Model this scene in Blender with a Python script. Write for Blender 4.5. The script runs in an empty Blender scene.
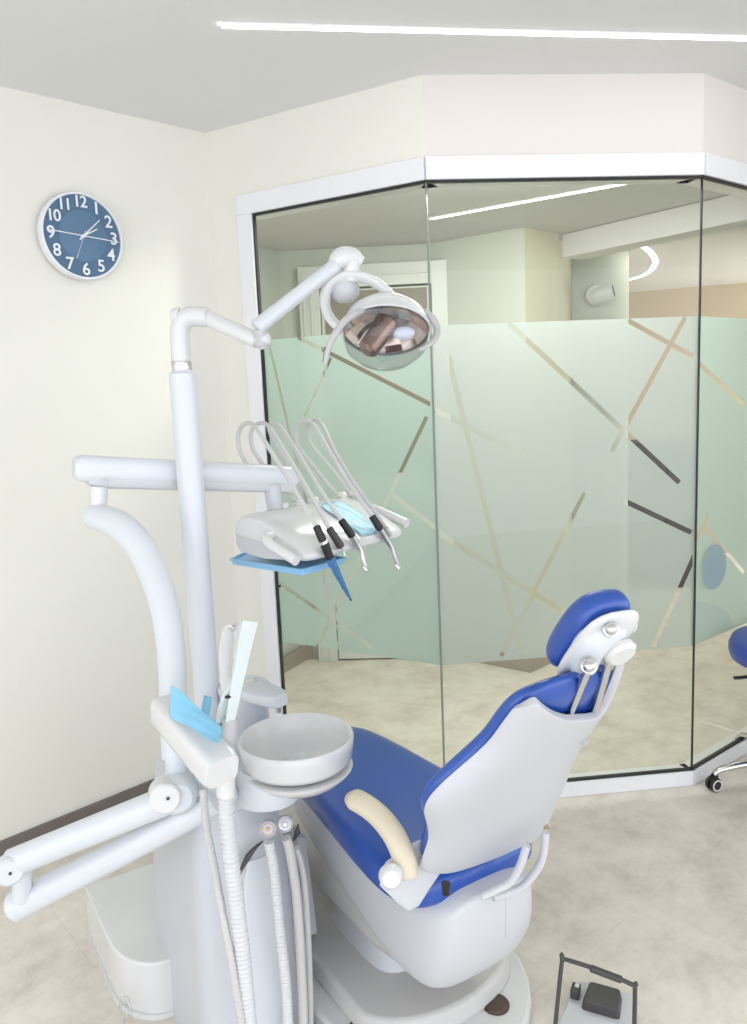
import bpy, bmesh, math, random
from mathutils import Vector, Matrix
random.seed(4)
V = Vector
S = bpy.context.scene
COL = S.collection
PI = math.pi

# ------------------------------------------------------------------ camera
FPX, W_, H_ = 790.0, 747.0, 1024.0
PITCH, ROLL, CAMZ = math.atan(117 / FPX), .043, 1.555
cp, sp = math.cos(PITCH), math.sin(PITCH)
FW = V((0, cp, -sp)); U0 = V((0, sp, cp)); R0 = V((1, 0, 0))
RT = R0 * math.cos(ROLL) - U0 * math.sin(ROLL)
UP = R0 * math.sin(ROLL) + U0 * math.cos(ROLL)
CAM = V((0, 0, CAMZ))
cd = bpy.data.cameras.new('camera'); cam = bpy.data.objects.new('camera', cd); COL.objects.link(cam)
m = Matrix((RT, UP, -FW)).transposed().to_4x4(); m.translation = CAM
cam.matrix_world = m
cd.sensor_fit = 'VERTICAL'; cd.sensor_height = 24; cd.lens = 24 * FPX / H_
cd.clip_start = .02; cd.clip_end = 60
S.camera = cam

def ray(x, y): return RT * (x - 373.5) + UP * (512 - y) + FW * FPX
def AY(x, y, d):                      # point seen at pixel x,y lying at depth d
    r = ray(x, y); return CAM + r * (d / r.y)
def AZ(x, y, z):                      # ... at height z
    r = ray(x, y); return CAM + r * ((z - CAMZ) / r.z)
def AP(x, y, a, b):                   # ... on the upright plane through plan points a, b
    r = ray(x, y); n = V((b[1] - a[1], -(b[0] - a[0]), 0))
    t = n.dot(V((a[0], a[1], 0)) - CAM) / n.dot(r); return CAM + r * t

# chair frame: X towards the head end, Y across to the far side
CO = V((.145, 1.734, 0)); CX = V((.525, -.851, 0)); CY = V((.851, .525, 0)); CZ = V((0, 0, 1))
def L(x, y, z): return CO + CX * x + CY * y + CZ * z

# ------------------------------------------------------------------ materials
def node_mat(name):
    m = bpy.data.materials.new(name); m.use_nodes = True
    return m, m.node_tree.nodes, m.node_tree.links
def pm(name, col, rough=.5, metal=0., coat=0., bump=0., bscale=40., var=0., emit=None, es=0., spec=None, vscale=6.):
    m, N, K = node_mat(name); b = N['Principled BSDF']
    b.inputs['Base Color'].default_value = (*col, 1); b.inputs['Roughness'].default_value = rough
    b.inputs['Metallic'].default_value = metal; b.inputs['Coat Weight'].default_value = coat
    if spec is not None: b.inputs['Specular IOR Level'].default_value = spec
    tc = N.new('ShaderNodeTexCoord')
    if var:
        nz = N.new('ShaderNodeTexNoise'); nz.inputs['Scale'].default_value = vscale; nz.inputs['Detail'].default_value = 4
        K.new(tc.outputs['Object'], nz.inputs['Vector'])
        mx = N.new('ShaderNodeMix'); mx.data_type = 'RGBA'
        mx.inputs[6].default_value = (*[c * (1 - var) for c in col], 1); mx.inputs[7].default_value = (*[min(1, c * (1 + var)) for c in col], 1)
        K.new(nz.outputs['Fac'], mx.inputs[0]); K.new(mx.outputs[2], b.inputs['Base Color'])
    if bump:
        n2 = N.new('ShaderNodeTexNoise'); n2.inputs['Scale'].default_value = bscale; n2.inputs['Detail'].default_value = 3
        K.new(tc.outputs['Object'], n2.inputs['Vector'])
        bp = N.new('ShaderNodeBump'); bp.inputs['Strength'].default_value = bump; bp.inputs['Distance'].default_value = .002
        K.new(n2.outputs['Fac'], bp.inputs['Height']); K.new(bp.outputs['Normal'], b.inputs['Normal'])
    if emit:
        b.inputs['Emission Color'].default_value = (*emit, 1); b.inputs['Emission Strength'].default_value = es
    return m
def glassy(name, tint, refl_ior=1.45, rough=0.):
    m, N, K = node_mat(name); N.remove(N['Principled BSDF'])
    t = N.new('ShaderNodeBsdfTransparent'); t.inputs[0].default_value = (*tint, 1)
    g = N.new('ShaderNodeBsdfGlossy'); g.inputs['Roughness'].default_value = rough
    f = N.new('ShaderNodeFresnel'); f.inputs['IOR'].default_value = refl_ior
    mx = N.new('ShaderNodeMixShader')
    gm = N.new('ShaderNodeNewGeometry'); inv = N.new('ShaderNodeMath'); inv.operation = 'SUBTRACT'; inv.inputs[0].default_value = 1
    mu = N.new('ShaderNodeMath'); mu.operation = 'MULTIPLY'
    K.new(gm.outputs['Backfacing'], inv.inputs[1]); K.new(inv.outputs[0], mu.inputs[0]); K.new(f.outputs[0], mu.inputs[1])
    K.new(mu.outputs[0], mx.inputs[0]); K.new(t.outputs[0], mx.inputs[1]); K.new(g.outputs[0], mx.inputs[2])
    K.new(mx.outputs[0], N['Material Output'].inputs[0]); return m
def film_mat(name, dcol, tcol, clear=.12):
    m, N, K = node_mat(name); N.remove(N['Principled BSDF'])
    d = N.new('ShaderNodeBsdfDiffuse'); d.inputs[0].default_value = (*dcol, 1)
    tl = N.new('ShaderNodeBsdfTranslucent'); tl.inputs[0].default_value = (*tcol, 1)
    t = N.new('ShaderNodeBsdfTransparent')
    a = N.new('ShaderNodeMixShader'); a.inputs[0].default_value = .45
    K.new(d.outputs[0], a.inputs[1]); K.new(tl.outputs[0], a.inputs[2])
    b = N.new('ShaderNodeMixShader'); b.inputs[0].default_value = clear
    K.new(a.outputs[0], b.inputs[1]); K.new(t.outputs[0], b.inputs[2])
    K.new(b.outputs[0], N['Material Output'].inputs[0]); return m

def floor_mat():
    m, N, K = node_mat('vinyl_tile'); b = N['Principled BSDF']
    g = N.new('ShaderNodeNewGeometry'); mp = N.new('ShaderNodeMapping')
    mp.inputs['Rotation'].default_value = (0, 0, -math.radians(40)); mp.inputs['Location'].default_value = (.25, .17, 0)
    K.new(g.outputs['Position'], mp.inputs['Vector'])
    n1 = N.new('ShaderNodeTexNoise'); n1.inputs['Scale'].default_value = 4.2; n1.inputs['Detail'].default_value = 12; n1.inputs['Roughness'].default_value = .74
    n1.inputs['Distortion'].default_value = .12
    K.new(mp.outputs[0], n1.inputs['Vector'])
    cr = N.new('ShaderNodeValToRGB'); e = cr.color_ramp.elements
    e[0].position = .32; e[0].color = (.56, .505, .44, 1); e[1].position = .68; e[1].color = (.85, .80, .73, 1)
    x = e.new(.5); x.color = (.735, .68, .605, 1)
    K.new(n1.outputs['Fac'], cr.inputs[0])
    br = N.new('ShaderNodeTexBrick'); br.offset = .5; br.inputs['Scale'].default_value = 1
    br.inputs['Brick Width'].default_value = .9; br.inputs['Row Height'].default_value = .45; br.inputs['Mortar Size'].default_value = .0022
    br.inputs['Mortar Smooth'].default_value = .3
    br.inputs['Color1'].default_value = (.96, .96, .96, 1); br.inputs['Color2'].default_value = (1, 1, 1, 1); br.inputs['Mortar'].default_value = (.90, .895, .885, 1)
    K.new(mp.outputs[0], br.inputs['Vector'])
    mx = N.new('ShaderNodeMix'); mx.data_type = 'RGBA'; mx.blend_type = 'MULTIPLY'; mx.inputs[0].default_value = 1
    K.new(cr.outputs[0], mx.inputs[6]); K.new(br.outputs['Color'], mx.inputs[7]); K.new(mx.outputs[2], b.inputs['Base Color'])
    b.inputs['Roughness'].default_value = .42
    bp = N.new('ShaderNodeBump'); bp.inputs['Strength'].default_value = .15; bp.inputs['Distance'].default_value = .001
    K.new(n1.outputs['Fac'], bp.inputs['Height']); K.new(bp.outputs[0], b.inputs['Normal'])
    return m

M = dict(
    wall=pm('cream_paint', (.80, .785, .72), .85, bump=.08, bscale=220, var=.01),
    soffit=pm('pinkish_white_paint', (.72, .68, .645), .85, bump=.08, bscale=220, var=.01),
    ceiling=pm('ceiling_paint', (.75, .755, .75), .9, bump=.05, bscale=200, var=.01),
    backceil=pm('grey_ceiling_paint', (.66, .64, .63), .9, var=.01),
    backwall=pm('pale_wall_paint', (.54, .555, .495), .85, var=.01),
    backwall2=pm('beige_wall_paint', (.62, .58, .46), .85, var=.01),
    tanwall=pm('tan_wall_paint', (.60, .50, .38), .85, var=.02),
    base=pm('taupe_skirting', (.17, .145, .13), .55, var=.04),
    base2=pm('beige_skirting', (.34, .29, .24), .55, var=.04),
    frame=pm('white_window_frame', (.80, .80, .82), .35, var=.01),
    doorwhite=pm('door_paint', (.62, .63, .59), .4, var=.01),
    gasket=pm('black_gasket', (.015, .015, .015), .5, var=.05),
    joint=pm('grey_glass_joint', (.22, .27, .23), .3, var=.05),
    floor=floor_mat(),
    glass=glassy('tinted_glass', (.93, .95, .92)),
    clear=glassy('clear_plastic', (.90, .90, .90), 1.5, .02),
    film1=film_mat('frosted_film_green', (.53, .68, .65), (.61, .73, .70)),
    film2=film_mat('frosted_film', (.60, .655, .645), (.66, .70, .69)),
    spot=film_mat('translucent_blue_spot', (.38, .48, .55), (.4, .5, .56), .1),
    plastic=pm('white_plastic', (.65, .68, .715), .28, coat=.25, var=.008),
    enamel=pm('warm_white_enamel', (.69, .69, .685), .22, coat=.3, var=.008),
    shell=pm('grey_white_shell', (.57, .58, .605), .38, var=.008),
    unitbody=pm('unit_grey_white', (.55, .565, .60), .35, var=.01),
    greyplastic=pm('light_grey_plastic', (.50, .49, .49), .35, var=.02),
    plinth=pm('plinth_grey', (.55, .54, .52), .45, var=.01),
    hose=pm('hose_grey', (.56, .55, .54), .4, var=.02),
    rib=pm('ribbed_hose_white', (.64, .65, .66), .4, var=.02),
    blue=pm('blue_vinyl', (.016, .075, .37), .33, coat=.35, bump=.03, bscale=300, var=.02, vscale=3),
    cream=pm('cream_armrest', (.68, .61, .46), .4, var=.02),
    chrome=pm('chrome', (.75, .74, .73), .14, metal=1, var=.02),
    steel=pm('brushed_steel', (.68, .67, .66), .3, metal=1, var=.03),
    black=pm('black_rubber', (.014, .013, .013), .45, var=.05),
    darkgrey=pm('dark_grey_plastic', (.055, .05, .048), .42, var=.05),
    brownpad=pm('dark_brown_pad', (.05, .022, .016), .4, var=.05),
    brass=pm('brass_port', (.52, .36, .20), .3, metal=.5, var=.05),
    reflector=pm('rose_reflector', (.74, .65, .61), .16, metal=1, var=.05),
    bulbcase=pm('rose_brown_case', (.36, .25, .22), .2, metal=.8, var=.05),
    film_blue=pm('blue_barrier_film', (.24, .56, .78), .35, bump=.6, bscale=60, var=.12, vscale=18),
    film_pale=pm('pale_blue_pouch', (.42, .72, .84), .4, bump=.4, bscale=90, var=.12, vscale=40),
    deepblue=pm('blue_sleeve', (.05, .17, .36), .25, bump=.6, bscale=90, var=.3, vscale=60),
    tray=pm('blue_tray', (.26, .52, .76), .35, var=.03),
    paper=pm('white_paper_sleeve', (.62, .68, .67), .6, bump=.2, bscale=60, var=.02),
    clockblue=pm('clock_blue', (.075, .15, .26), .5, var=.02),
    clockblue2=pm('clock_blue_centre', (.10, .19, .31), .5, var=.02),
    silver=pm('silver_clock', (.80, .82, .85), .35, metal=.2, var=.02),
    led=pm('led_strip', (1, 1, 1), .5, emit=(1, .97, .95), es=7.5),
    doorgrey=pm('taupe_door_panel', (.24, .21, .17), .5, var=.02),
    dark=pm('dark_furniture', (.05, .043, .035), .5, var=.05),
    wood=pm('pale_desk', (.60, .62, .55), .5, var=.03),
    screen=pm('monitor_screen', (.3, .4, .6), .3, emit=(.55, .66, .95), es=.8),
    stoolblue=pm('stool_vinyl', (.035, .08, .42), .4, coat=.2, var=.02),
    lens=pm('lamp_lens', (.75, .8, .95), .1, emit=(.8, .85, 1), es=.1),
)

# ------------------------------------------------------------------ mesh helpers
def new(): return bmesh.new()
def basis(z, hint=None):
    z = z.normalized(); h = hint if hint is not None else (V((0, 0, 1)) if abs(z.z) < .95 else V((1, 0, 0)))
    x = h.cross(z); x.normalize(); y = z.cross(x); return x, y, z
def ring(bm, c, x, y, r, n, ry=None):
    ry = r if ry is None else ry
    return [bm.verts.new(c + x * (r * math.cos(2 * PI * i / n)) + y * (ry * math.sin(2 * PI * i / n))) for i in range(n)]
def bridge(bm, a, b):
    n = len(a)
    for i in range(n): bm.faces.new((a[i], a[(i + 1) % n], b[(i + 1) % n], b[i]))
def cap(bm, a, flip=False):
    bm.faces.new(list(reversed(a)) if flip else a)
def lathe(bm, o, axis, prof, n=40, hint=None):   # prof: (radius, distance along axis)
    x, y, z = basis(axis, hint); prev = None
    for r, t in prof:
        if r < 1e-5:
            v = bm.verts.new(o + z * t)
            if prev is not None:
                if isinstance(prev, list):
                    for i in range(n): bm.faces.new((prev[i], prev[(i + 1) % n], v))
            prev = v
        else:
            c = ring(bm, o + z * t, x, y, r, n)
            if isinstance(prev, list): bridge(bm, prev, c)
            elif prev is not None:
                for i in range(n): bm.faces.new((prev, c[(i + 1) % n], c[i]))
            prev = c
    return bm
def cyl(bm, a, b, r0, r1=None, n=28, bev=.12):
    r1 = r0 if r1 is None else r1; d = (b - a).length; e = min(bev * min(r0, r1), d * .3)
    return lathe(bm, a, b - a, [(0, 0), (r0 - e, 0), (r0, e), (r1, d - e), (r1 - e, d), (0, d)], n)
def ball(bm, c, r, n=20, sc=(1, 1, 1)):
    prev = None; k = n // 2
    q = bmesh.ops.create_uvsphere(bm, u_segments=n, v_segments=k, radius=r)
    for v in q['verts']: v.co = V((v.co.x * sc[0], v.co.y * sc[1], v.co.z * sc[2])) + c
def box(bm, c, sx, sy, sz, ax=V((1, 0, 0)), ay=V((0, 1, 0)), az=V((0, 0, 1))):
    vs = [bm.verts.new(c + ax * (i * sx / 2) + ay * (j * sy / 2) + az * (k * sz / 2)) for i in (-1, 1) for j in (-1, 1) for k in (-1, 1)]
    for f in ((0, 1, 3, 2), (4, 6, 7, 5), (0, 4, 5, 1), (2, 3, 7, 6), (0, 2, 6, 4), (1, 5, 7, 3)): bm.faces.new([vs[i] for i in f])
def spline(pts, n=8):
    P = [V(p) for p in pts]; out = []
    for i in range(len(P) - 1):
        p0 = P[i - 1] if i else P[0] * 2 - P[1]; p1, p2 = P[i], P[i + 1]; p3 = P[i + 2] if i + 2 < len(P) else P[-1] * 2 - P[-2]
        for k in range(n):
            t = k / n
            out.append(.5 * ((2 * p1) + (p2 - p0) * t + (2 * p0 - 5 * p1 + 4 * p2 - p3) * t * t + (3 * p1 - p0 - 3 * p2 + p3) * t ** 3))
    out.append(P[-1]); return out
def tube(bm, pts, rad, n=16, sm=8, squash=1., hint=None, caps=True):
    P = spline(pts, sm) if sm else [V(p) for p in pts]
    N = len(P); prev = None; x = None
    for i, p in enumerate(P):
        t = (P[min(i + 1, N - 1)] - P[max(i - 1, 0)]).normalized()
        if x is None: x = basis(t, hint)[0]
        x = (x - t * x.dot(t)).normalized(); y = t.cross(x)
        u = i / (N - 1); r = rad(u) if callable(rad) else rad
        c = ring(bm, p, x, y, r * squash, n, r)
        if prev: bridge(bm, prev, c)
        elif caps: cap(bm, c, True)
        prev = c
    if caps: cap(bm, prev)
def ribbed(bm, pts, r, pitch=.009, depth=.12, n=14):
    P = spline(pts, 24); ln = [0]
    for a, b in zip(P, P[1:]): ln.append(ln[-1] + (b - a).length)
    T = ln[-1]; k = max(4, int(T / pitch)) * 4; Q = []; j = 0
    for i in range(k + 1):
        s = T * i / k
        while j < len(ln) - 2 and ln[j + 1] < s: j += 1
        f = (s - ln[j]) / max(1e-9, ln[j + 1] - ln[j]); Q.append(P[j].lerp(P[j + 1], f))
    tube(bm, Q, lambda u: r * (1 - depth * (.5 + .5 * math.cos(2 * PI * u * k / 4))), n, sm=0)
def loft(bm, secs, n=32):  # secs: (centre, a, b, exponent): closed superellipse cross-sections
    prev = None
    for c, a, b, e in secs:
        r = []
        for i in range(n):
            t = 2 * PI * i / n; ct, st = math.cos(t), math.sin(t)
            r.append(bm.verts.new(c + a * (math.copysign(abs(ct) ** (2 / e), ct)) + b * (math.copysign(abs(st) ** (2 / e), st))))
        if prev: bridge(bm, prev, r)
        else: cap(bm, r, True)
        prev = r
    cap(bm, prev)
def prism(bm, poly, z0, z1, top_in=0.):
    c = sum((V((p[0], p[1], 0)) for p in poly), V((0, 0, 0))) / len(poly)
    lo = [bm.verts.new((p[0], p[1], z0)) for p in poly]
    hi = []
    for p in poly:
        q = V((p[0], p[1], 0)); q = q + (c - q).normalized() * top_in; hi.append(bm.verts.new((q.x, q.y, z1)))
    bridge(bm, lo, hi); cap(bm, lo, True); cap(bm, hi)
def sheet(bm, f, nu, nv):  # open grid surface f(u,v)
    g = [[bm.verts.new(f(i / nu, j / nv)) for j in range(nv + 1)] for i in range(nu + 1)]
    for i in range(nu):
        for j in range(nv): bm.faces.new((g[i][j], g[i + 1][j], g[i + 1][j + 1], g[i][j + 1]))
def rounded(poly, r, k=5):
    out = []; n = len(poly)
    for i in range(n):
        a, b, c = V(poly[i - 1]), V(poly[i]), V(poly[(i + 1) % n])
        u = (a - b); w = (c - b); rr = min(r, u.length * .45, w.length * .45)
        p, q = b + u.normalized() * rr, b + w.normalized() * rr
        for j in range(k + 1):
            t = j / k; out.append(p * (1 - t) ** 2 + b * 2 * t * (1 - t) + q * t * t)
    return out

ROOT = {}
def wloc(o):
    return ROOT.get(o.name, V((0, 0, 0)))
def out(name, bm, mat, parent=None, smooth=True, bevel=0., seg=3, solid=0., soff=0., sub=0, at=None, angle=40):
    bmesh.ops.recalc_face_normals(bm, faces=bm.faces[:])
    me = bpy.data.meshes.new(name)
    if parent is not None: base = wloc(parent)
    else:
        if at is None:
            xs = [v.co for v in bm.verts]
            base = V(((min(p.x for p in xs) + max(p.x for p in xs)) / 2, (min(p.y for p in xs) + max(p.y for p in xs)) / 2, min(p.z for p in xs)))
        else: base = V(at)
    for v in bm.verts: v.co -= base
    bm.to_mesh(me); bm.free()
    o = bpy.data.objects.new(name, me); COL.objects.link(o)
    mats = mat if isinstance(mat, (list, tuple)) else [mat]
    for q in mats: me.materials.append(M[q])
    if parent is not None: o.parent = parent
    else: o.location = base
    ROOT[o.name] = base
    if smooth:
        for p in me.polygons: p.use_smooth = True
        me.set_sharp_from_angle(angle=math.radians(angle))
    if solid:
        s = o.modifiers.new('solidify', 'SOLIDIFY'); s.thickness = solid; s.offset = soff
    if bevel:
        b = o.modifiers.new('bevel', 'BEVEL'); b.width = bevel; b.segments = seg; b.limit_method = 'ANGLE'; b.angle_limit = math.radians(35)
        b.harden_normals = False
    if sub:
        s = o.modifiers.new('subsurf', 'SUBSURF'); s.levels = sub; s.render_levels = sub
    return o
def tag(o, label=None, cat=None, group=None, kind=None):
    if label: o['label'] = label
    if cat: o['category'] = cat
    if group: o['group'] = group
    if kind: o['kind'] = kind
    return o
def thing(name, loc, label, cat, group=None):
    o = bpy.data.objects.new(name, None); COL.objects.link(o); o.location = loc; o.empty_display_size = .05
    ROOT[o.name] = V(loc); return tag(o, label, cat, group)
def struct(name, bm, mat, parent=None, **k):
    o = out(name, bm, mat, parent, **k)
    if parent is None: o['kind'] = 'structure'
    return o
def tag_struct(o): o['kind'] = 'structure'; return o

# ================================================================== ROOM SHELL
ZC, ZB = 2.595, 2.37                       # ceilings: treatment room, room behind the glass
J1 = V((.223, 2.796, 0)); J2 = V((1.197, 2.889, 0))
d3 = math.radians(38); J3 = J2 + V((math.cos(d3), math.sin(d3), 0)) * .98
d4 = math.radians(74); J4 = J3 + V((math.cos(d4), math.sin(d4), 0)) * .98
COR = V((-.595, 3.277, 0)); F0 = V((-.474, 3.206, 0)); G0 = V((-.414, 3.171, 0))
LD = V((.718, .696, 0)); LF = COR - LD * 7.5
def wallseg(bm, a, b, z0, z1, t=.06, side=1):
    d = (b - a).normalized(); n = V((-d.y, d.x, 0)) * side
    c = (a + b) / 2 + n * (t / 2); box(bm, V((c.x, c.y, (z0 + z1) / 2)), (b - a).length, t, z1 - z0, d, n)

bm = new(); box(bm, V((.5, 3.6, -.05)), 12, 12.4, .1); struct('floor', bm, 'floor', smooth=False)
bm = new(); box(bm, V((.5, 4.35, ZC + .04)), 12, 11.3, .08); struct('ceiling', bm, 'ceiling', smooth=False)
bm = new(); wallseg(bm, LF, COR + LD * .09, 0, ZC, .12); struct('wall_left', bm, 'wall', smooth=False)
bm = new(); wallseg(bm, COR, F0, 0, ZC, .10); struct('wall_back', bm, 'wall', smooth=False)
bm = new(); wallseg(bm, LF, COR, .0, .082, .014, -1); struct('baseboard_left', bm, 'base', smooth=False, bevel=.002)
bm = new(); wallseg(bm, COR, F0, 0, .082, .014, -1); struct('baseboard_back', bm, 'base', smooth=False, bevel=.002)
ZG0, ZG1, ZF1 = .062, 2.258, 2.336
segs = [(F0, J1), (J1, J2), (J2, J3), (J3, J4)]
gsegs = [(G0, J1), (J1, J2), (J2, J3), (J3, J4)]
for i, (a, b) in enumerate(segs):
    bm = new(); wallseg(bm, a, b, ZF1, ZC, .10); struct('wall_above_glass', bm, 'wall' if i == 0 else 'soffit', smooth=False)
    bm = new(); wallseg(bm, a, b, ZG1 + .004, ZF1, .118, 1)
    for v in bm.verts: v.co -= V((-(b - a).normalized().y, (b - a).normalized().x, 0)) * .014
    struct('trim_%d' % (i + 1), bm, 'frame', smooth=False, bevel=.002)
    bm = new(); wallseg(bm, a, b, 0, ZG0 - .004, .07)
    for v in bm.verts: v.co -= V((-(b - a).normalized().y, (b - a).normalized().x, 0)) * .012
    struct('trim_%d' % (i + 11), bm, 'frame', smooth=False, bevel=.002)
bm = new(); wallseg(bm, F0, G0 , 0, ZG1 + .004, .03)
for v in bm.verts: v.co -= V((.507, .862, 0)) * .012
struct('trim_9', bm, 'frame', smooth=False, bevel=.002)

def cut_film(a, b, z0, z1, strips, w=.020):
    """flat film sheet in the plane a-b with clear strips removed: returns bmesh"""
    d = (b - a).normalized(); ln = (b - a).length
    bm = new()
    vs = [bm.verts.new((0, 0, z0)), bm.verts.new((ln, 0, z0)), bm.verts.new((ln, 0, z1)), bm.verts.new((0, 0, z1))]
    bm.faces.new(vs)
    S2 = []
    for (p, q, ww) in strips:
        P, Q = AP(p[0], p[1], a, b), AP(q[0], q[1], a, b)
        P2 = V(((P - a).dot(d), 0, P.z)); Q2 = V(((Q - a).dot(d), 0, Q.z)); S2.append((P2, Q2, ww))
    for P2, Q2, ww in S2:
        t = (Q2 - P2).normalized(); n = V((-t.z, 0, t.x))
        for s in (-1, 1):
            bmesh.ops.bisect_plane(bm, geom=bm.faces[:] + bm.edges[:] + bm.verts[:], plane_co=P2 + n * s * ww / 2, plane_no=n, dist=1e-6)
        for s in (P2, Q2):
            bmesh.ops.bisect_plane(bm, geom=bm.faces[:] + bm.edges[:] + bm.verts[:], plane_co=s, plane_no=t, dist=1e-6)
    kill = []
    for f in bm.faces:
        c = f.calc_center_median()
        for P2, Q2, ww in S2:
            t = (Q2 - P2).normalized(); n = V((-t.z, 0, t.x)); u = (c - P2).dot(t)
            if 0 < u < (Q2 - P2).length and abs((c - P2).dot(n)) < ww / 2: kill.append(f); break
    bmesh.ops.delete(bm, geom=kill, context='FACES')
    nn = V((-d.y, d.x, 0))
    for v in bm.verts: v.co = a + d * v.co.x + nn * .013 + V((0, 0, v.co.z))
    return bm
st1 = [((296, 337), (438, 409), .016), ((267, 344), (339, 651), .012), ((329, 358), (303, 416), .012), ((425, 417), (315, 650), .015),
       ((389, 494), (440, 533), .017), ((278, 584), (371, 649), .016)]
st2 = [((436, 410), (527, 456), .020), ((449, 356), (523, 657), .020), ((502, 657), (586, 493), .017), ((440, 534), (600, 635), .020),
       ((509, 322), (681, 483), .019), ((629, 320), (695, 356), .018), ((687, 317), (613, 452), .018), ((625, 501), (693, 533), .019),
       ((655, 648), (699, 550), .019)]
st3 = [((693, 354), (747, 405), .018), ((706, 525), (747, 573), .016), ((697, 545), (712, 515), .018)]
for i, (a, b) in enumerate(gsegs):
    d = (b - a).normalized(); n = V((-d.y, d.x, 0))
    bm = new(); wallseg(bm, a + d * .003, b - d * .003, ZG0, ZG1, .010)
    w = struct('window_%d' % (i + 1), bm, 'glass', smooth=False)
    bm = new()
    for z in (ZG0 - .001, ZG1 + .001): box(bm, (a + b) / 2 + n * .004 + V((0, 0, z)), (b - a).length, .016, .010, d, n)
    if i == 0: box(bm, a + n * .004 + d * .001 + V((0, 0, (ZG0 + ZG1) / 2)), .010, .016, ZG1 - ZG0, d, n)
    out('gasket', bm, 'gasket', w, smooth=False)
    bm = new(); box(bm, b + n * .004 + V((0, 0, (ZG0 + ZG1) / 2)), .0035, .011, ZG1 - ZG0, d, n)
    out('glass_joint', bm, ('joint', 'gasket', 'joint', 'joint')[i], w, smooth=False)
    fb = cut_film(a, b, .555, 1.785, (st1, st2, st3, [])[i])
    fo = out('frosted_film', fb, ('film1', 'film2', 'film1', 'film1')[i], w, smooth=False)
    if i == 0:
        bm = new(); p = AP(280, 586, a, b); lathe(bm, p - n * .004, n, [(0, 0), (.006, 0), (.006, .004), (0, .004)], 16)
        out('screw_cap', bm, 'black', w)
    if i == 2:
        bm = new(); c = AP(714, 567, a, b)
        pts = [bm.verts.new(c + d * (.088 * math.cos(t)) + V((0, 0, .088 * math.sin(t))) - n * .003) for t in [2 * PI * k / 48 for k in range(48)]]
        # flat blue disc on the pane, cut by its left edge
        bm.faces.new(pts)
        bmesh.ops.bisect_plane(bm, geom=bm.faces[:] + bm.edges[:] + bm.verts[:], plane_co=a + d * .006, plane_no=d, clear_inner=True)
        out('round_spot', bm, 'spot', w, smooth=False)

# right-hand side of the treatment room, out of frame
bm = new(); wallseg(bm, J4, V((3.2, 4.9, 0)), 0, ZC, .1); struct('wall_right', bm, 'wall', smooth=False)
bm = new(); wallseg(bm, V((3.2, 4.9, 0)), V((3.2, 2.2, 0)), 0, ZC, .1); struct('wall_side', bm, 'wall', smooth=False)

# ---------------- room behind the glass
bm = new()
off = lambda p, q: p + V((-(q - p).normalized().y, (q - p).normalized().x, 0)) * .11
poly = [F0 + V((-.05, .14, 0)), J1 + V((.03, .11, 0)), J2 + V((-.04, .12, 0)), J3 + V((-.1, .07, 0)), J4 + V((-.11, .03, 0)), V((3.0, 5.4, 0)), V((5.5, 5.4, 0)), V((5.5, 9.6, 0)), V((-1.6, 9.6, 0)), V((-1.6, 4.4, 0))]
prism(bm, [(p.x, p.y) for p in poly], ZB, ZB + .10); struct('ceiling_back', bm, 'backceil', smooth=False)
KC = V((.832, 4.197, 0))                    # projecting wall corner
bm = new(); wallseg(bm, V((-1.3, 4.62, 0)), V((.37, 4.545, 0)), 0, ZB, .1)
struct('wall_door_side', bm, 'backwall', smooth=False)
bm = new(); prism(bm, [(.36, 4.55), (KC.x, KC.y), (1.06, 4.42), (1.06, 5.2), (.36, 5.2)], 0, ZB); struct('wall_corner', bm, ['backwall', 'backwall2'], smooth=False)
o = COL.objects[-1]
for p in o.data.polygons:
    if p.normal.x > .5: p.material_index = 1
bm = new(); prism(bm, [(.365, 4.542), (KC.x - .004, KC.y - .016), (1.07, 4.41), (1.06, 4.43), (KC.x, KC.y + .004), (.36, 4.56)], 0, .085); struct('baseboard_corner', bm, 'base2', smooth=False)
bm = new(); wallseg(bm, V((-1.3, 4.62, 0)), V((-.40, 4.58, 0)), 0, .085, .014, -1); struct('baseboard_door_side', bm, 'base2', smooth=False)
bm = new(); wallseg(bm, V((-.60, 4.35, 0)), V((-1.3, 3.6, 0)), 0, ZB, .1, -1); struct('wall_return', bm, 'backwall2', smooth=False)
bm = new(); wallseg(bm, V((-.60, 4.35, 0)), V((-.45, 4.62, 0)), 0, ZB, .1, 1); struct('wall_pier', bm, 'backwall', smooth=False)
bm = new(); wallseg(bm, V((-.57, 4.345, 0)), V((-.43, 4.6, 0)), 0, .085, .014, -1); struct('baseboard_pier', bm, 'base2', smooth=False)
# arched niche outline on the pier wall
bm = new(); lathe(bm, V((1.36, 5.24, 0)), V((0, 0, 1)), [(0, 0), (.33, 0), (.33, ZB), (0, ZB)], 64); struct('wall_round_column', bm, 'backwall', smooth=True)
bm = new(); wallseg(bm, V((1.0, 4.36, 0)), V((1.36, 5.15, 0)), 0, ZB, .1, 1); struct('wall_recess', bm, 'backwall2', smooth=False)
bm = new(); wallseg(bm, V((-1.6, 8.9, 0)), V((5.5, 6.1, 0)), 0, ZB, .1); struct('wall_far', bm, 'tanwall', smooth=False)
bm = new()
a, b = AZ(562, 234, ZB), AZ(747, 190, ZB); b = b + (b - a) * .6
wallseg(bm, V((a.x, a.y, 0)), V((b.x, b.y, 0)), ZB - .125, ZB - .002, .16); struct('trim_beam', bm, 'backceil', smooth=False, bevel=.003)
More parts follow.
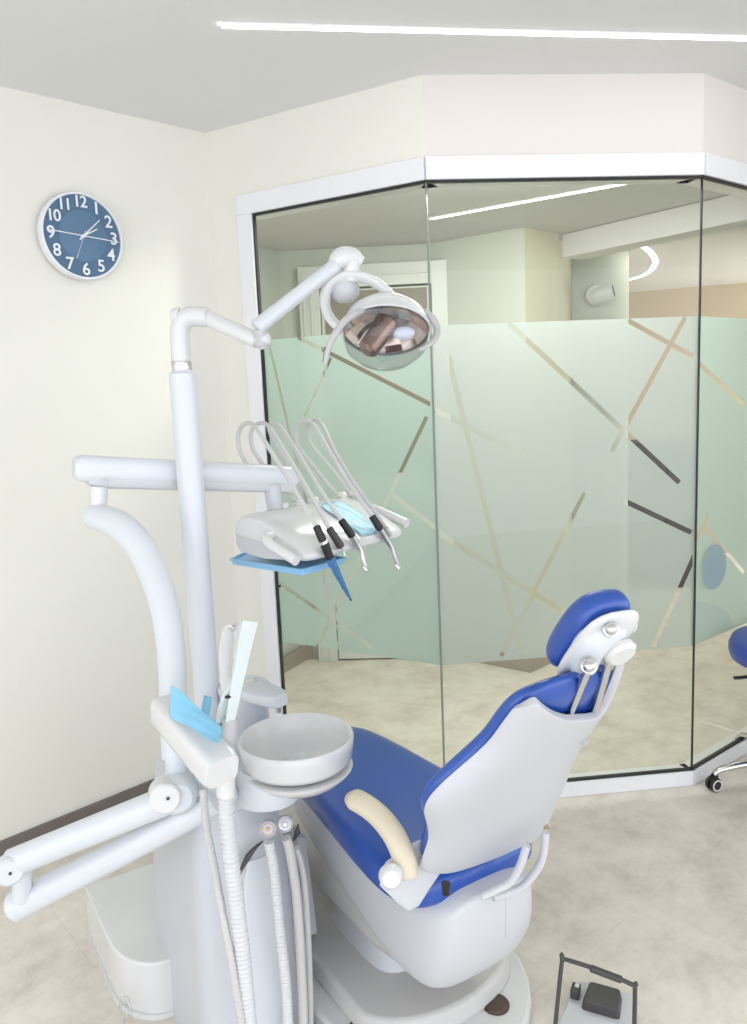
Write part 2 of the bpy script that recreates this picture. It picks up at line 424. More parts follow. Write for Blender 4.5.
# door in the back room
DA, DB = V((-.36, 4.572, 0)), V((.46, 4.53, 0)); DD = (DB - DA).normalized(); DN = V((-DD.y, DD.x, 0))
bm = new()
DL = (DB - DA).length
fw = .115
for (x0, x1, z0, z1) in ((0, fw, 0, 2.27), (DL - fw * .75, DL, 0, 2.27), (fw, DL - fw * .75, 2.15, 2.27)):
    box(bm, DA + DD * (x0 + x1) / 2 - DN * .03 + V((0, 0, (z0 + z1) / 2)), x1 - x0, .05, z1 - z0, DD, DN)
for (x0, x1, z0, z1) in ((.02, .035, 0, 2.25), (.06, .07, 0, 2.2), (fw, DL - fw * .75, 2.205, 2.215)):
    box(bm, DA + DD * (x0 + x1) / 2 - DN * .058 + V((0, 0, (z0 + z1) / 2)), x1 - x0, .01, z1 - z0, DD, DN)
dr = struct('door_1', bm, 'doorwhite', smooth=False, bevel=.002)
bm = new(); box(bm, DA + DD * (fw + DL - fw * .75) / 2 - DN * .03 + V((0, 0, 1.075)), DL - fw * 1.75 - .008, .03, 2.13, DD, DN)
out('door_leaf', bm, 'doorwhite', dr, smooth=False, bevel=.002)
bm = new(); box(bm, DA + DD * (fw + DL - fw * .75) / 2 - DN * .048 + V((0, 0, 1.62)), DL - fw * 1.75 - .05, .008, 1.02, DD, DN)
out('door_panel', bm, 'doorgrey', dr, smooth=False)
bm = new(); h0 = DA + DD * .17 - DN * .06 + V((0, 0, 1.02)); cyl(bm, h0, h0 - DN * .045, .01); cyl(bm, h0 - DN * .045, h0 - DN * .045 + DD * .11, .009)
out('door_handle', bm, 'steel', dr)

# ceiling lights
def strip(px, z, w, label, group=None, name='ceiling_light'):
    P = [V((p.x, p.y, 0)) for p in px]
    c = sum(P, V((0, 0, 0))) / len(P)
    t = thing(name, (c.x, c.y, z), label, 'ceiling light', group)
    for nm, ww, zz, mt in (('housing', w + .006, .004, 'frame'), ('diffuser', w, .006, 'led')):
        bm = new(); prev = None
        for i, p in enumerate(P):
            tt = (P[min(i + 1, len(P) - 1)] - P[max(i - 1, 0)]).normalized(); nn = V((-tt.y, tt.x, 0))
            q = [bm.verts.new(p + nn * s * ww / 2 + V((0, 0, z - h))) for s, h in ((-1, 0), (1, 0), (1, zz), (-1, zz))]
            if prev: bridge(bm, prev, q)
            else: cap(bm, q, True)
            prev = q
        cap(bm, prev); out(nm, bm, mt, t, smooth=False)
    return t
a = AZ(222, 24, ZC); b = AZ(747, 37, ZC); b = b + (b - a) * .35
strip([a, b], ZC, .024, 'long straight recessed LED strip crossing the ceiling above the dental chair')
strip([AZ(431, 218, ZB), AZ(640, 180, ZB) ], ZB, .018, 'thin straight LED strip on the ceiling of the room behind the glass')
arc = spline([AZ(*q, ZB) for q in ((630, 241.5), (645, 247), (653, 255), (655, 263), (649, 271), (640, 276), (627, 279.5))], 6)
strip(arc, ZB, .034, 'curved crescent LED strip glowing beside the round column behind the glass')
# dark cabinet, desk and monitor in the back room, seen blurred through the film
t = thing('reception_desk', (1.0, 5.6, 0), 'long pale reception desk blurred behind the frosted film of the middle pane', 'desk')
t.location = (1.30, 6.3, 0); ROOT[t.name] = V(t.location)
bm = new(); box(bm, V((1.30, 6.3, .52)), 1.1, .45, 1.04); out('desk_body', bm, 'wood', t, smooth=False, bevel=.01)
bm = new(); box(bm, V((1.30, 6.28, 1.06)), 1.16, .52, .035); out('desk_top', bm, 'frame', t, smooth=False, bevel=.006)
t = thing('storage_cabinet', (2.2, 6.05, 0), 'dark cabinet glimpsed through the clear slits right of the headrest', 'cabinet')
bm = new(); box(bm, V((2.2, 6.05, .56)), .46, .35, 1.12); out('body', bm, 'dark', t, smooth=False, bevel=.01)
bm = new()
for s in (-1, 1): box(bm, V((2.2 + s * .113, 5.87, .56)), .218, .018, 1.06)
out('door', bm, 'dark', t, smooth=False, bevel=.003)

# security camera on the column
cc = AY(603, 294, 4.84)
t = thing('security_camera', (cc.x, cc.y, cc.z - .06), 'white wall-mounted security camera on the round column behind the glass', 'security camera')
bm = new(); lathe(bm, V((cc.x - .035, cc.y + .06, cc.z + .0)), V((-.1, -1, 0)), [(0, 0), (.058, 0), (.062, .02), (.055, .05), (.03, .065), (0, .068)], 28); out('mount', bm, 'enamel', t)
bm = new(); ax = V((.92, -.36, .22)).normalized()
lathe(bm, cc - ax * .07, ax, [(0, 0), (.035, .004), (.046, .02), (.048, .12), (.044, .13), (0, .13)], 28); out('camera_body', bm, 'enamel', t)
bm = new(); lathe(bm, cc + ax * .06, ax, [(0, 0), (.036, 0), (.034, .005), (.0, .006)], 28); out('lens', bm, 'darkgrey', t)
cc = AY(614, 324, 4.90)
bm = new(); box(bm, cc + V((0, 0, -.04)), .15, .07, .12); tag(out('wall_dispenser', bm, 'enamel', smooth=False, bevel=.02), 'small white box mounted on the column under the security camera', 'dispenser')

# ================================================================== WALL CLOCK
CN = V((.696, -.718, 0)); CR = V((.718, .696, 0)); CC = V((-.995, 2.89, 2.143)) + CN * .005
t = thing('wall_clock', CC, 'round blue-faced wall clock with silver rim and white numerals on the cream wall', 'clock')
RC = .147
bm = new(); lathe(bm, CC, CN, [(0, 0), (RC - .01, 0), (RC, .008), (RC, .036), (RC - .003, .040), (RC - .008, .040), (RC - .010, .034), (0, .034)], 72); out('casing', bm, 'silver', t)
bm = new(); lathe(bm, CC + CN * .034, CN, [(0, .0012), (RC - .010, .0012), (RC - .010, 0), (0, 0)], 72); out('dial', bm, 'clockblue', t)
bm = new(); lathe(bm, CC + CN * .0355, CN, [(0, .0008), (.084, .0008), (.086, 0), (0, 0)], 64); out('dial_centre', bm, 'clockblue2', t)
def clock_pt(ang, r, h=.037): return CC + CR * (r * math.sin(ang)) + V((0, 0, r * math.cos(ang))) + CN * h
def hand(name, ang, l0, l1, w0, w1, h, mt='silver'):
    a, b = clock_pt(ang, l0, h), clock_pt(ang, l1, h); d = (b - a).normalized(); s = d.cross(CN)
    bm = new(); vs = []
    for z in (0, .0012):
        for p, w in ((a, w0), (b, w1)):
            for q in (-1, 1): vs.append(bm.verts.new(p + s * q * w / 2 + CN * z))
    for f in ((0, 1, 3, 2), (4, 6, 7, 5), (0, 2, 6, 4), (1, 5, 7, 3), (0, 4, 5, 1), (2, 3, 7, 6)): bm.faces.new([vs[k] for k in f])
    out(name, bm, mt, t, smooth=False)
hand('hour_hand', math.radians(62), -.012, .060, .005, .0035, .0385)
hand('minute_hand', math.radians(47), -.02, .088, .0055, .003, .040)
hand('balance_hand', math.radians(94), -.128, .128, .0032, .0032, .0415)
hand('second_hand', math.radians(203), -.02, .085, .0014, .0010, .043)
bm = new(); lathe(bm, CC + CN * .036, CN, [(.006, 0), (.006, .009), (0, .009)], 20); out('hub', bm, 'silver', t)
for k in range(1, 13):
    cu = bpy.data.curves.new('numeral', 'FONT'); cu.body = str(k); cu.size = .058 if k < 10 else .054; cu.align_x = 'CENTER'; cu.align_y = 'CENTER'; cu.extrude = .0015; cu.offset = .0007; cu.space_character = .88
    to = bpy.data.objects.new('tmp', cu); COL.objects.link(to); bpy.context.view_layer.update()
    me = bpy.data.meshes.new_from_object(to.evaluated_get(bpy.context.evaluated_depsgraph_get())); bpy.data.objects.remove(to)
    me.materials.clear(); me.materials.append(M['silver']); me.name = 'numeral'
    o = bpy.data.objects.new('numeral', me); COL.objects.link(o); o.parent = t
    c = clock_pt(math.radians(30 * k), .113, .0375) - CC
    mm = Matrix((CR, V((0, 0, 1)), CN)).transposed().to_4x4(); mm.translation = c; o.matrix_local = mm
    cu = None

# wall sockets on the narrow wall
for py, lb in ((607, 'upper of the two white wall switches between the lamp post and the glass'), (635, 'lower of the two white wall switches between the lamp post and the glass')):
    p = AP(211.5, py, COR, F0); d = (F0 - COR).normalized(); n = V((-d.y, d.x, 0))
    t = thing('wall_socket', p + V((0, 0, -.045)), lb, 'switch', 'white wall switches')
    bm = new(); box(bm, p - n * .006, .078, .012, .078, d, n); out('plate', bm, 'enamel', t, smooth=False, bevel=.003)
    bm = new(); box(bm, p - n * .015, .048, .008, .048, d, n); out('rocker', bm, 'plastic', t, smooth=False, bevel=.004)
    bm = new(); lathe(bm, p - n * .018, -n, [(.005, 0), (.005, .002), (0, .002)], 12); out('indicator', bm, 'brownpad', t)

# ================================================================== DENTAL CHAIR
ch = thing('dental_chair', L(-.3, 0, 0), 'blue and white dental chair reclined beside the spittoon unit', 'dental chair')
# --- base plate and plinth
def chair_outline(x0, x1, hw, r, z, yc=0, k=14, taper=0.):
    pts = []
    for i in range(k + 1):
        a = -PI / 2 + PI * i / k; pts.append((x1 - r + r * math.cos(a) , (hw) * math.sin(a) + yc))
    pts.append((x0 + .08, hw - taper + yc)); pts.append((x0, hw - taper - .08 + yc)); pts.append((x0, -hw + taper + .08 + yc)); pts.append((x0 + .08, -hw + taper + yc))
    return [L(p[0], p[1], 0) for p in pts]
BY = .005
bm = new(); o_ = chair_outline(-1.0, .155, .285, .36, 0, BY); prism(bm, [(p.x, p.y) for p in o_], .006, .052)
out('base_plate', bm, 'enamel', ch, bevel=.01)
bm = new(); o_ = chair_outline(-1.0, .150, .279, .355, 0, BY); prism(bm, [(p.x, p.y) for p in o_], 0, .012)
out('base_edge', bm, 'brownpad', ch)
bm = new(); o_ = chair_outline(-.98, .045, .235, .14, 0, BY); prism(bm, [(p.x, p.y) for p in o_], .050, .10, .012)
out('plinth', bm, 'plinth', ch, bevel=.012)
for q in ((496, 1004), (363, 1026)):
    p = AZ(*q, .056); bm = new(); lathe(bm, V((p.x, p.y, .051)), V((0, 0, 1)), [(.033, 0), (.033, .006), (.030, .010), (0, .010)], 32)
    out('floor_bolt_cap', bm, 'brownpad', ch)
# --- chassis and hull under the seat
bm = new()
secs = [(-.86, .20, .30, .13), (-.60, .19, .30, .15), (-.40, .19, .33, .15), (-.15, .17, .34, .14), (-.02, .16, .34, .10)]
bm = new()
loft(bm, [(L(x, BY, (a + b) / 2), CY * hw, CZ * ((b - a) / 2), 5) for x, a, b, hw in secs]); out('chassis', bm, 'plinth', ch, angle=30)
bm = new(); loft(bm, [(L(-.30, BY, z), CX * r, CY * r2, 4) for z, r, r2 in ((.095, .17, .12), (.20, .13, .10), (.42, .12, .10))]); out('pedestal', bm, 'shell', ch)
bm = new()
hs = [(-.66, .41, .445, .10), (-.60, .365, .455, .135), (-.48, .317, .465, .150), (-.36, .274, .475, .155), (-.24, .234, .48, .158), (-.12, .204, .48, .160),
      (-.03, .190, .48, .160), (.05, .190, .48, .155), (.10, .215, .475, .148), (.135, .27, .47, .136), (.155, .335, .468, .118), (.165, .38, .465, .09)]
loft(bm, [(L(x, 0, (a + b) / 2), CY * hw, CZ * ((b - a) / 2), 3.4) for x, a, b, hw in hs], 40); out('seat_cover_shell', bm, 'shell', ch, sub=1, angle=180)
bm = new(); tube(bm, [AY(505, 892, 1.555), AY(506, 915, 1.55), AY(505, 938, 1.555)], .0010, 6); out('shell_seam', bm, 'greyplastic', ch)
# bottom link straps on the right of the hull
for pts in ([AY(546, 832, 1.60), AY(541, 862, 1.60), AY(524, 885, 1.60), AY(507, 893, 1.59), AY(493, 897, 1.58)],
            [AY(527, 845, 1.56), AY(520, 866, 1.56), AY(510, 882, 1.56), AY(497, 889, 1.56), AY(483, 896, 1.56)]):
    bm = new(); tube(bm, pts, .0085, 12, squash=1.3); out('hinge_strap', bm, 'shell', ch)
bm = new(); p = AY(446, 889, 1.52); cyl(bm, p + V((0, 0, .014)), p - V((0, 0, .012)), .010, .008); out('cable_plug', bm, 'black', ch)
# --- seat cushion
bm = new()
ss = [(-.665, .505, .028, .07), (-.655, .502, .040, .115), (-.62, .500, .048, .150), (-.50, .500, .052, .165), (-.35, .498, .054, .175), (-.2, .492, .055, .190),
      (-.05, .482, .055, .200), (.02, .482, .052, .198), (.06, .480, .048, .190), (.09, .478, .040, .18), (.11, .476, .030, .16), (.12, .475, .014, .13)]
loft(bm, [(L(x, 0, z), CY * hw, CZ * th, 4.2 if i > 0 else 3) for i, (x, z, th, hw) in enumerate(ss)], 44); out('seat', bm, 'blue', ch, sub=1, angle=180)
# --- backrest, in its own plane: t up the back, y across, off = towards the front
BD = V((.54, 0, .84)).normalized(); BN = V((-BD.z, 0, BD.x))
def B(t, y, off=0.): q = V((.13, 0, .56)) + BD * t + BN * off; return L(q.x, y, q.z)
def lin_tab(tab, x):
    if x <= tab[0][0]: return tab[0][1]
    for (a, va), (b, vb) in zip(tab, tab[1:]):
        if x <= b: return va + (vb - va) * (x - a) / (b - a)
    return tab[-1][1]
def lerp_tab(tab, x, w=None):
    w = (tab[-1][0] - tab[0][0]) * .035 if w is None else w
    return sum(lin_tab(tab, x + w * k / 4) for k in range(-4, 5)) / 9
YL = [(-.2, -.15), (-.02, -.155), (.10, -.165), (.17, -.195), (.23, -.226), (.28, -.226), (.33, -.190), (.40, -.142), (.48, -.138), (.56, -.128), (.62, -.12)]
YR = [(-.2, .235), (-.06, .228), (.10, .205), (.24, .170), (.40, .146), (.51, .124), (.60, .105)]
TOP = [(-1, .505), (-.75, .545), (-.5, .522), (0, .462), (.45, .430), (.66, .428), (.76, .45), (.88, .52), (1, .56)]
BOT = [(-1, -.01), (-.4, -.045), (.5, -.080), (1, -.055)]
def shell_pt(u, v, off0=0.):
    s = 2 * v - 1
    top, bot = lerp_tab(TOP, s), lerp_tab(BOT, s)
    t = bot + (top - bot) * u
    a, b = lerp_tab(YL, t), lerp_tab(YR, t); y = (a + b) / 2 + (b - a) / 2 * math.sin(s * PI / 2 * .9) / math.sin(PI / 2 * .9)
    return B(t, y, -.010 + .030 * abs(s) ** 3 + off0 + .010 * math.sin(PI * u))
bm = new(); sheet(bm, shell_pt, 34, 48); out('backrest_shell', bm, 'shell', ch, solid=.018, soff=0, bevel=.005, sub=1, angle=180)
def cush_secs():
    r = []; N_ = 26
    for i in range(N_ + 1):
        t = -.03 + .570 * i / N_; e = min(1, math.sqrt(max(.02, 1 - (abs(2 * i / N_ - 1)) ** 10)))
        a, b = lerp_tab(YL, t) - .006, lerp_tab(YR, t) + .008; hw = (b - a) / 2
        r.append((B(t, (a + b) / 2, 0.030 + .008 * math.sin(PI * i / N_)), CY * (hw * (.72 + .28 * e)), (B(t, 0, 1) - B(t, 0, 0)) * (.027 * e), 3.0))
    return r
bm = new(); loft(bm, cush_secs(), 48); out('backrest', bm, 'blue', ch, sub=1, angle=180)
bm = new(); p = AP(585, 735, tuple(B(.37, 0, 0)[:2]), tuple(B(.37, .1, 0)[:2]))
lathe(bm, B(.345, .105, -.012), B(0, 0, 0) - B(0, 0, 1), [(.008, -.006), (.008, .006), (0, .006)], 14); out('shell_screw', bm, 'greyplastic', ch)
for yy, tt in ((.10, -.085), (.155, -.06)):
    bm = new(); lathe(bm, B(tt + .03, yy + .04, -.012), B(0, 0, 0) - B(0, 0, 1), [(.006, -.006), (.006, .004), (0, .004)], 14); out('shell_screw', bm, 'brass', ch)
# --- headrest rods, bracket, cushion
for ra, rb in ((AY(568, 717, 1.435), AY(589, 667, 1.375)), (AY(595, 710, 1.47), AY(611, 655, 1.405))):
    bm = new(); cyl(bm, ra, rb, .0080, n=20); out('headrest_rod', bm, 'chrome', ch)
HC = AY(590, 635, 1.44)                      # headrest centre
HA = (CX * .58 + CZ * .80).normalized()      # its length
HWd = (CY * .92 + CX * .18).normalized()                # its width
HT = HWd.cross(HA).normalized()
if HT.z < 0: HT = -HT
bm = new()
hs = [(-1, .35), (-.94, .62), (-.82, .82), (-.6, .95), (-.3, 1), (0, 1), (.3, 1), (.6, .96), (.82, .84), (.94, .64), (1, .36)]
loft(bm, [(HC + HWd * (.060 * s) + HT * (.010 + .006 * (1 - s * s)), HA * (.096 * k), HT * (.036 * k), 2.7) for s, k in hs], 36)
out('headrest_cushion', bm, 'blue', ch, sub=1, angle=180)
bm = new()
loft(bm, [(HC + HWd * (.061 * s) - HT * .026, HA * (.096 * k), HT * (.012 * k), 2.7) for s, k in hs], 36)
out('headrest_plate', bm, 'enamel', ch, sub=1, angle=180)
D0 = 1.395
bm = new(); tube(bm, [AY(583, 668, D0 + .03), AY(588, 650, D0 + .01), AY(600, 636, D0), AY(618, 630, D0 + .02)], lambda u: .021 + .006 * math.sin(PI * u), 18, squash=1.3); out('headrest_bracket', bm, 'plastic', ch)
bm = new(); cyl(bm, AY(607, 634, D0 + .0), AY(630, 624, D0 + .07), .020, .018, 24, .3); out('headrest_barrel', bm, 'enamel', ch)
bm = new(); a = AY(620, 652, D0 + .01); dd = HT; cyl(bm, a - dd * .011, a + dd * .011, .032, .032, 32, .3); out('tilt_knob', bm, 'enamel', ch)
for q in ((589, 666), (611, 629)):
    c = AY(*q, D0 - .035); bm = new(); ball(bm, c, .0115, 22); out('ball_joint', bm, 'chrome', ch)
    bm = new(); dd = (CAM - c).normalized(); lathe(bm, c - dd * .012, dd, [(.0, 0), (.0125, 0), (.0145, .008), (.010, .010), (0, .010)], 24); out('joint_collar', bm, 'steel', ch)
# --- armrest on the near side
AR = [AY(348, 798, 1.655), AY(360, 802, 1.63), AY(378, 815, 1.60), AY(394, 835, 1.565), AY(404, 858, 1.54), AY(408, 880, 1.52)]
bm = new(); tube(bm, AR, lambda u: .0235 * min(1, (.5 + u * 4)) * (1 if u < .85 else 1 - (u - .85) * 1.2), 20, squash=1.12); am = out('armrest', bm, 'cream', ch, sub=1, angle=180); tag(am, 'cream padded armrest')
c = AY(391, 877, 1.50); hd = (CAM - c); hd.z *= .3; hd.normalize()
bm = new(); cyl(bm, c - hd * .012, c + hd * .014, .026, .023, 36, .25); out('armrest_hub', bm, 'enamel', ch)
# bracket plate that joins the shell and the armrest
bm = new()
bp = [(413, 842), (446, 838), (437, 868), (420, 893), (408, 912), (398, 905), (378, 886), (384, 862), (402, 850)]
dep = [1.565, 1.585, 1.57, 1.545, 1.53, 1.53, 1.545, 1.56, 1.565]
lo = [bm.verts.new(AY(*q, d)) for q, d in zip(bp, dep)]; hi = [bm.verts.new(AY(*q, d) + CY * .03) for q, d in zip(bp, dep)]
bridge(bm, lo, hi); cap(bm, lo); cap(bm, hi, True); out('armrest_bracket', bm, 'shell', ch, bevel=.006)

# ================================================================== SPITTOON UNIT
un = thing('dental_unit', L(-.4, -.45, 0), 'white dental unit cabinet with a round spittoon bowl beside the chair', 'dental unit')
# side box with a rounded front
arcp = []
for i in range(9):
    a = PI + (PI / 2) * i / 8 * 1.0; arcp.append((-.60 + .0 - .0, 0))
boxp = [(-.905, -.672), (-.655, -.672)] + [(-.62 + .17 * math.sin(a), -.56 - .112 * math.cos(a)) for a in [PI / 2 * k / 8 for k in range(1, 9)]] + [(-.45, -.48), (-.905, -.44)]
bm = new(); pl = [L(p[0], p[1], 0) for p in boxp]; prism(bm, [(p.x, p.y) for p in pl], .012, .158); out('side_box', bm, 'enamel', un, bevel=.006)
bm = new(); pl = [L(p[0] * 1.0, p[1] - .006, 0) for p in boxp]; prism(bm, [(p.x, p.y) for p in pl], 0, .014); out('side_box_foot', bm, 'enamel', un)
# cabinet body
def body_ring(x0, x1, y0, y1): return rounded([L(x0, y0, 0), L(x1, y0, 0), L(x1, y1, 0), L(x0, y1, 0)], .05, 6)
bm = new(); prev = None
for z, x0, x1, y0, y1 in ((.0, -.60, -.185, -.56, -.300), (.25, -.60, -.195, -.555, -.305), (.48, -.595, -.21, -.545, -.31), (.60, -.59, -.225, -.53, -.32), (.655, -.58, -.24, -.52, -.325), (.675, -.565, -.25, -.505, -.335)):
    r = [bm.verts.new((p.x, p.y, z)) for p in body_ring(x0, x1, y0, y1)]
    if prev: bridge(bm, prev, r)
    else: cap(bm, r, True)
    prev = r
cap(bm, prev); out('cabinet', bm, 'unitbody', un, angle=35)
# recessed front panel, its arched lid and the dark slots
bm = new()
fp = [(.02, -.455, -.340), (.30, -.450, -.342), (.45, -.44, -.345), (.50, -.425, -.355)]
prev = None
for z, y0, y1 in fp:
    xx = -.187 - .035 * (z / .6) + .0
    r = [bm.verts.new(L(xx + dx, y, z)) for dx, y in ((0, y0), (.008, y0 + .006), (.008, y1 - .006), (0, y1))]
    if prev: bridge(bm, prev, r)
    else: cap(bm, r, True)
    prev = r
cap(bm, prev); out('front_panel', bm, 'plastic', un, bevel=.002)
fpz = lambda px, py, o=0.: AP(px, py, tuple(L(-.198 + o, -.5, 0)[:2]), tuple(L(-.198 + o, -.3, 0)[:2]))
for pts in ([(263, 841), (255, 848), (248, 857), (242, 868), (239, 877)], [(298, 824), (297, 833), (293, 841)]):
    bm = new(); tube(bm, [fpz(*q, .006) for q in pts], lambda u: .0015 + .006 * (1 - abs(2 * u - 1)), 8); out('slot', bm, 'darkgrey', un)
bm = new(); pts = [(112, 1012), (118, 1002), (122, 1000), (130, 1012), (133, 1030), (125, 1036), (116, 1030)]
bm = new()
q0, q1 = tuple(L(-.6, -.674, 0)[:2]), tuple(L(-.4, -.674, 0)[:2])
for r_ in (1.0, .62):
    cx, cy = 125, 1012
    ps = [AP(cx + 6.5 * r_ * math.cos(a), cy + 16 * r_ * math.sin(a), q0, q1) for a in [2 * PI * k / 20 for k in range(21)]]
    tube(bm, ps, .0011, 6, sm=0)
tube(bm, [AP(125, 1000, q0, q1), AP(125, 1024, q0, q1)], .001, 6, sm=1); out('oval_emblem', bm, 'greyplastic', un)
# right-hand fin panel
bm = new(); a = [AY(298, 838, 1.93), AY(306, 836, 1.96), AY(318, 934, 1.96), AY(306, 937, 1.93)]
lo = [bm.verts.new(p) for p in a]; hi = [bm.verts.new(p - CX * .10) for p in a]; bridge(bm, lo, hi); cap(bm, lo); cap(bm, hi, True)
out('side_fin', bm, 'shell', un, bevel=.004)
# neck, bowl
nk = AZ(268, 783, .69); nk.z = 0
bm = new(); lathe(bm, V((nk.x, nk.y, .66)), V((0, 0, 1)), [(0, 0), (.074, 0), (.078, .01), (.070, .05), (.062, .075), (0, .075)], 44); out('bowl_neck', bm, 'plastic', un)
bc = AZ(296, 735, .80)
bm = new(); R = .130
lathe(bm, V((bc.x, bc.y, .80)), V((0, 0, 1)), [(0, -.080), (.05, -.078), (.085, -.070), (R - .012, -.062), (R - .004, -.050), (R, -.018), (R + .001, -.004), (R - .003, 0), (R - .008, -.004),
      (R - .012, -.03), (R - .022, -.048), (.07, -.056), (.03, -.060), (.022, -.066), (0, -.066)], 72)
out('spittoon_bowl', bm, 'enamel', un, angle=60)
bm = new(); lathe(bm, V((bc.x + .005, bc.y - .006, .80)), V((0, 0, 1)), [(0, -.118), (.05, -.116), (.095, -.100), (.119, -.078), (.121, -.073), (.115, -.071), (.06, -.085), (0, -.085)], 64); out('bowl_saucer', bm, 'enamel', un)
bm = new(); lathe(bm, V((bc.x, bc.y, .80)), V((0, 0, 1)), [(.030, -.061), (.027, -.052), (.020, -.053), (.012, -.045), (0, -.043)], 32); out('bowl_strainer', bm, 'plastic', un)
# turret with dial ring and tap nose
tc_ = AZ(243, 684, .835)
bm = new(); lathe(bm, V((tc_.x, tc_.y, .66)), V((0, 0, 1)), [(0, 0), (.060, 0), (.062, .15), (.066, .160), (.066, .172), (.058, .178), (.050, .174), (0, .174)], 48); out('turret', bm, 'plastic', un)
bm = new(); lathe(bm, V((tc_.x, tc_.y, .832)), V((0, 0, 1)), [(0, 0), (.036, 0), (.036, .006), (.030, .012), (0, .014)], 36); out('turret_dial', bm, 'enamel', un)
for k in range(7):
    a = .3 + k * .75; p = V((tc_.x + .049 * math.cos(a), tc_.y + .049 * math.sin(a), .8335))
    bm = new(); box(bm, p, .016, .004, .003, V((-math.sin(a), math.cos(a), 0)), V((math.cos(a), math.sin(a), 0))); out('dial_mark', bm, 'greyplastic', un, smooth=False)
bm = new(); a = AY(252, 690, tc_.y - .02); b = AY(281, 701, tc_.y - .10); dd = (b - a); dd.z = 0
loft(bm, [(a + dd * f, basis(dd)[0] * w, CZ * .016, 4) for f, w in ((0, .045), (.5, .042), (.85, .034), (1, .022))], 24); out('water_tap', bm, 'plastic', un)
bm = new(); cyl(bm, a + dd * .9 + V((0, 0, -.012)), a + dd * .9 - V((0, 0, .032)), .008); out('tap_nozzle', bm, 'steel', un)
# hose ports
for (px, py, mt, lb) in ((268, 829, 'brass', 'brown hose port'), (285, 824, 'steel', 'grey hose port')):
    c = fpz(px, py, .045); dd = (CAM - c); dd.z *= .4; dd.normalize()
    bm = new(); lathe(bm, c - dd * .03, dd, [(.012, 0), (.0185, .02), (.0185, .034), (.0165, .036), (.0145, .032), (0, .032)], 32); o = out('port_ring', bm, 'shell', un)
    bm = new(); lathe(bm, c + dd * .0015, dd, [(.0145, 0), (.013, .001), (.006, -.001), (.004, .004), (0, .004)], 28); tag(out('port_face', bm, mt, o), lb)
# hoses
def fh(px, py, o): return fpz(px, py, o)
bm = new(); ribbed(bm, [fh(269, 842, .045), fh(274, 870, .045), fh(280, 930, .05), fh(286, 985, .05), fh(290, 1060, .05)], .0125, .0085, .2); out('drain_hose', bm, 'rib', un)
bm = new(); tube(bm, [fh(286, 838, .045), fh(290, 852, .045), fh(297, 900, .045), fh(302, 985, .045), fh(304, 1060, .045)], .0115, 16); out('smooth_hose', bm, 'hose', un)
bm = new(); tube(bm, [fh(296, 848, .035), fh(304, 880, .03), fh(309, 960, .03), fh(311, 1060, .03)], .008, 12); out('smooth_hose', bm, 'hose', un)

# ================================================================== ASSISTANT HOLDER + SUCTION
ho = thing('instrument_holder', AY(200, 740, 1.66) - V((0, 0, .06)), 'white trough-shaped instrument holder wrapped in blue film on the unit', 'instrument holder')
nA, fA = AY(223, 772, 1.38), AY(164, 707, 1.55); ax = (nA - fA)
sx = basis(ax)[0]; sy = ax.normalized().cross(sx)
if sy.z < 0: sy = -sy
bm = new()
loft(bm, [(fA, sx * .030, sy * .028, 4), (fA + ax * .06, sx * .036, sy * .033, 4), (fA + ax * .94, sx * .036, sy * .034, 4), (nA, sx * .033, sy * .030, 4)], 28); out('trough', bm, 'enamel', ho, angle=50)
bm = new(); c = AY(160, 710, 1.62); cyl(bm, c - V((.015, 0, 0)), c + V((.03, 0, 0)), .030, .030, 32, .3); out('swivel', bm, 'plastic', ho)
def quadsheet(bm, P, nu=10, nv=8, amp=.002):
    a, b, c, d = P
    def f(u, v):
        p = (a * (1 - u) + b * u) * (1 - v) + (d * (1 - u) + c * u) * v
        return p + V((0, 0, amp * math.sin(9 * u + 4 * v) + amp * .7 * math.sin(17 * v + 5 * u)))
    sheet(bm, f, nu, nv)
bm = new(); quadsheet(bm, [AY(171, 684, 1.50), AY(223, 728, 1.40), AY(218, 745, 1.34), AY(169, 716, 1.47)]); fo = out('barrier_film', bm, 'film_blue', ho, solid=.0015, sub=1, angle=180); tag(fo, 'crinkled blue barrier film')
bm = new(); quadsheet(bm, [AY(204, 696, 1.515), AY(212, 697, 1.515), AY(209, 716, 1.495), AY(201, 712, 1.495)], 4, 4, .001); out('film_flap', bm, 'film_blue', ho, solid=.002)
bm = new(); quadsheet(bm, [AY(193, 764, 1.515), AY(202, 768, 1.515), AY(203, 786, 1.515), AY(197, 780, 1.515)], 4, 4, .001); out('film_flap', bm, 'film_blue', ho, solid=.002)
bm = new(); tube(bm, [AY(205, 772, 1.535), AY(222, 790, 1.615), AY(238, 800, 1.715)], .022, 16); out('support_arm', bm, 'plastic', ho)

su = thing('suction_handpiece', AY(230, 745, 1.415), 'grey suction handpiece in a white paper sleeve standing in the holder with ribbed hose', 'suction handpiece')
bm = new(); cyl(bm, AY(226, 752, 1.445), AY(231, 718, 1.445), .0165, .0155, 28); out('grip', bm, 'greyplastic', su)
def ribbon(pts, w, th, nm, par, mt):
    P = spline(pts, 8); bm = new(); prev = None; k = len(P) - 1
    for i, p in enumerate(P):
        t_ = (P[min(i + 1, k)] - P[max(i - 1, 0)]).normalized(); view = (p - CAM).normalized(); s = V((math.cos(.5), math.sin(.5), 0)); s = (s - t_ * s.dot(t_)).normalized(); q = t_.cross(s)
        ww = w(i / k) if callable(w) else w
        r = [bm.verts.new(p + s * a * ww / 2 + q * b * th / 2) for a, b in ((-1, -1), (1, -1), (1, 1), (-1, 1))]
        if prev: bridge(bm, prev, r)
        else: cap(bm, r, True)
        prev = r
    cap(bm, prev); return out(nm, bm, mt, par, bevel=.001)
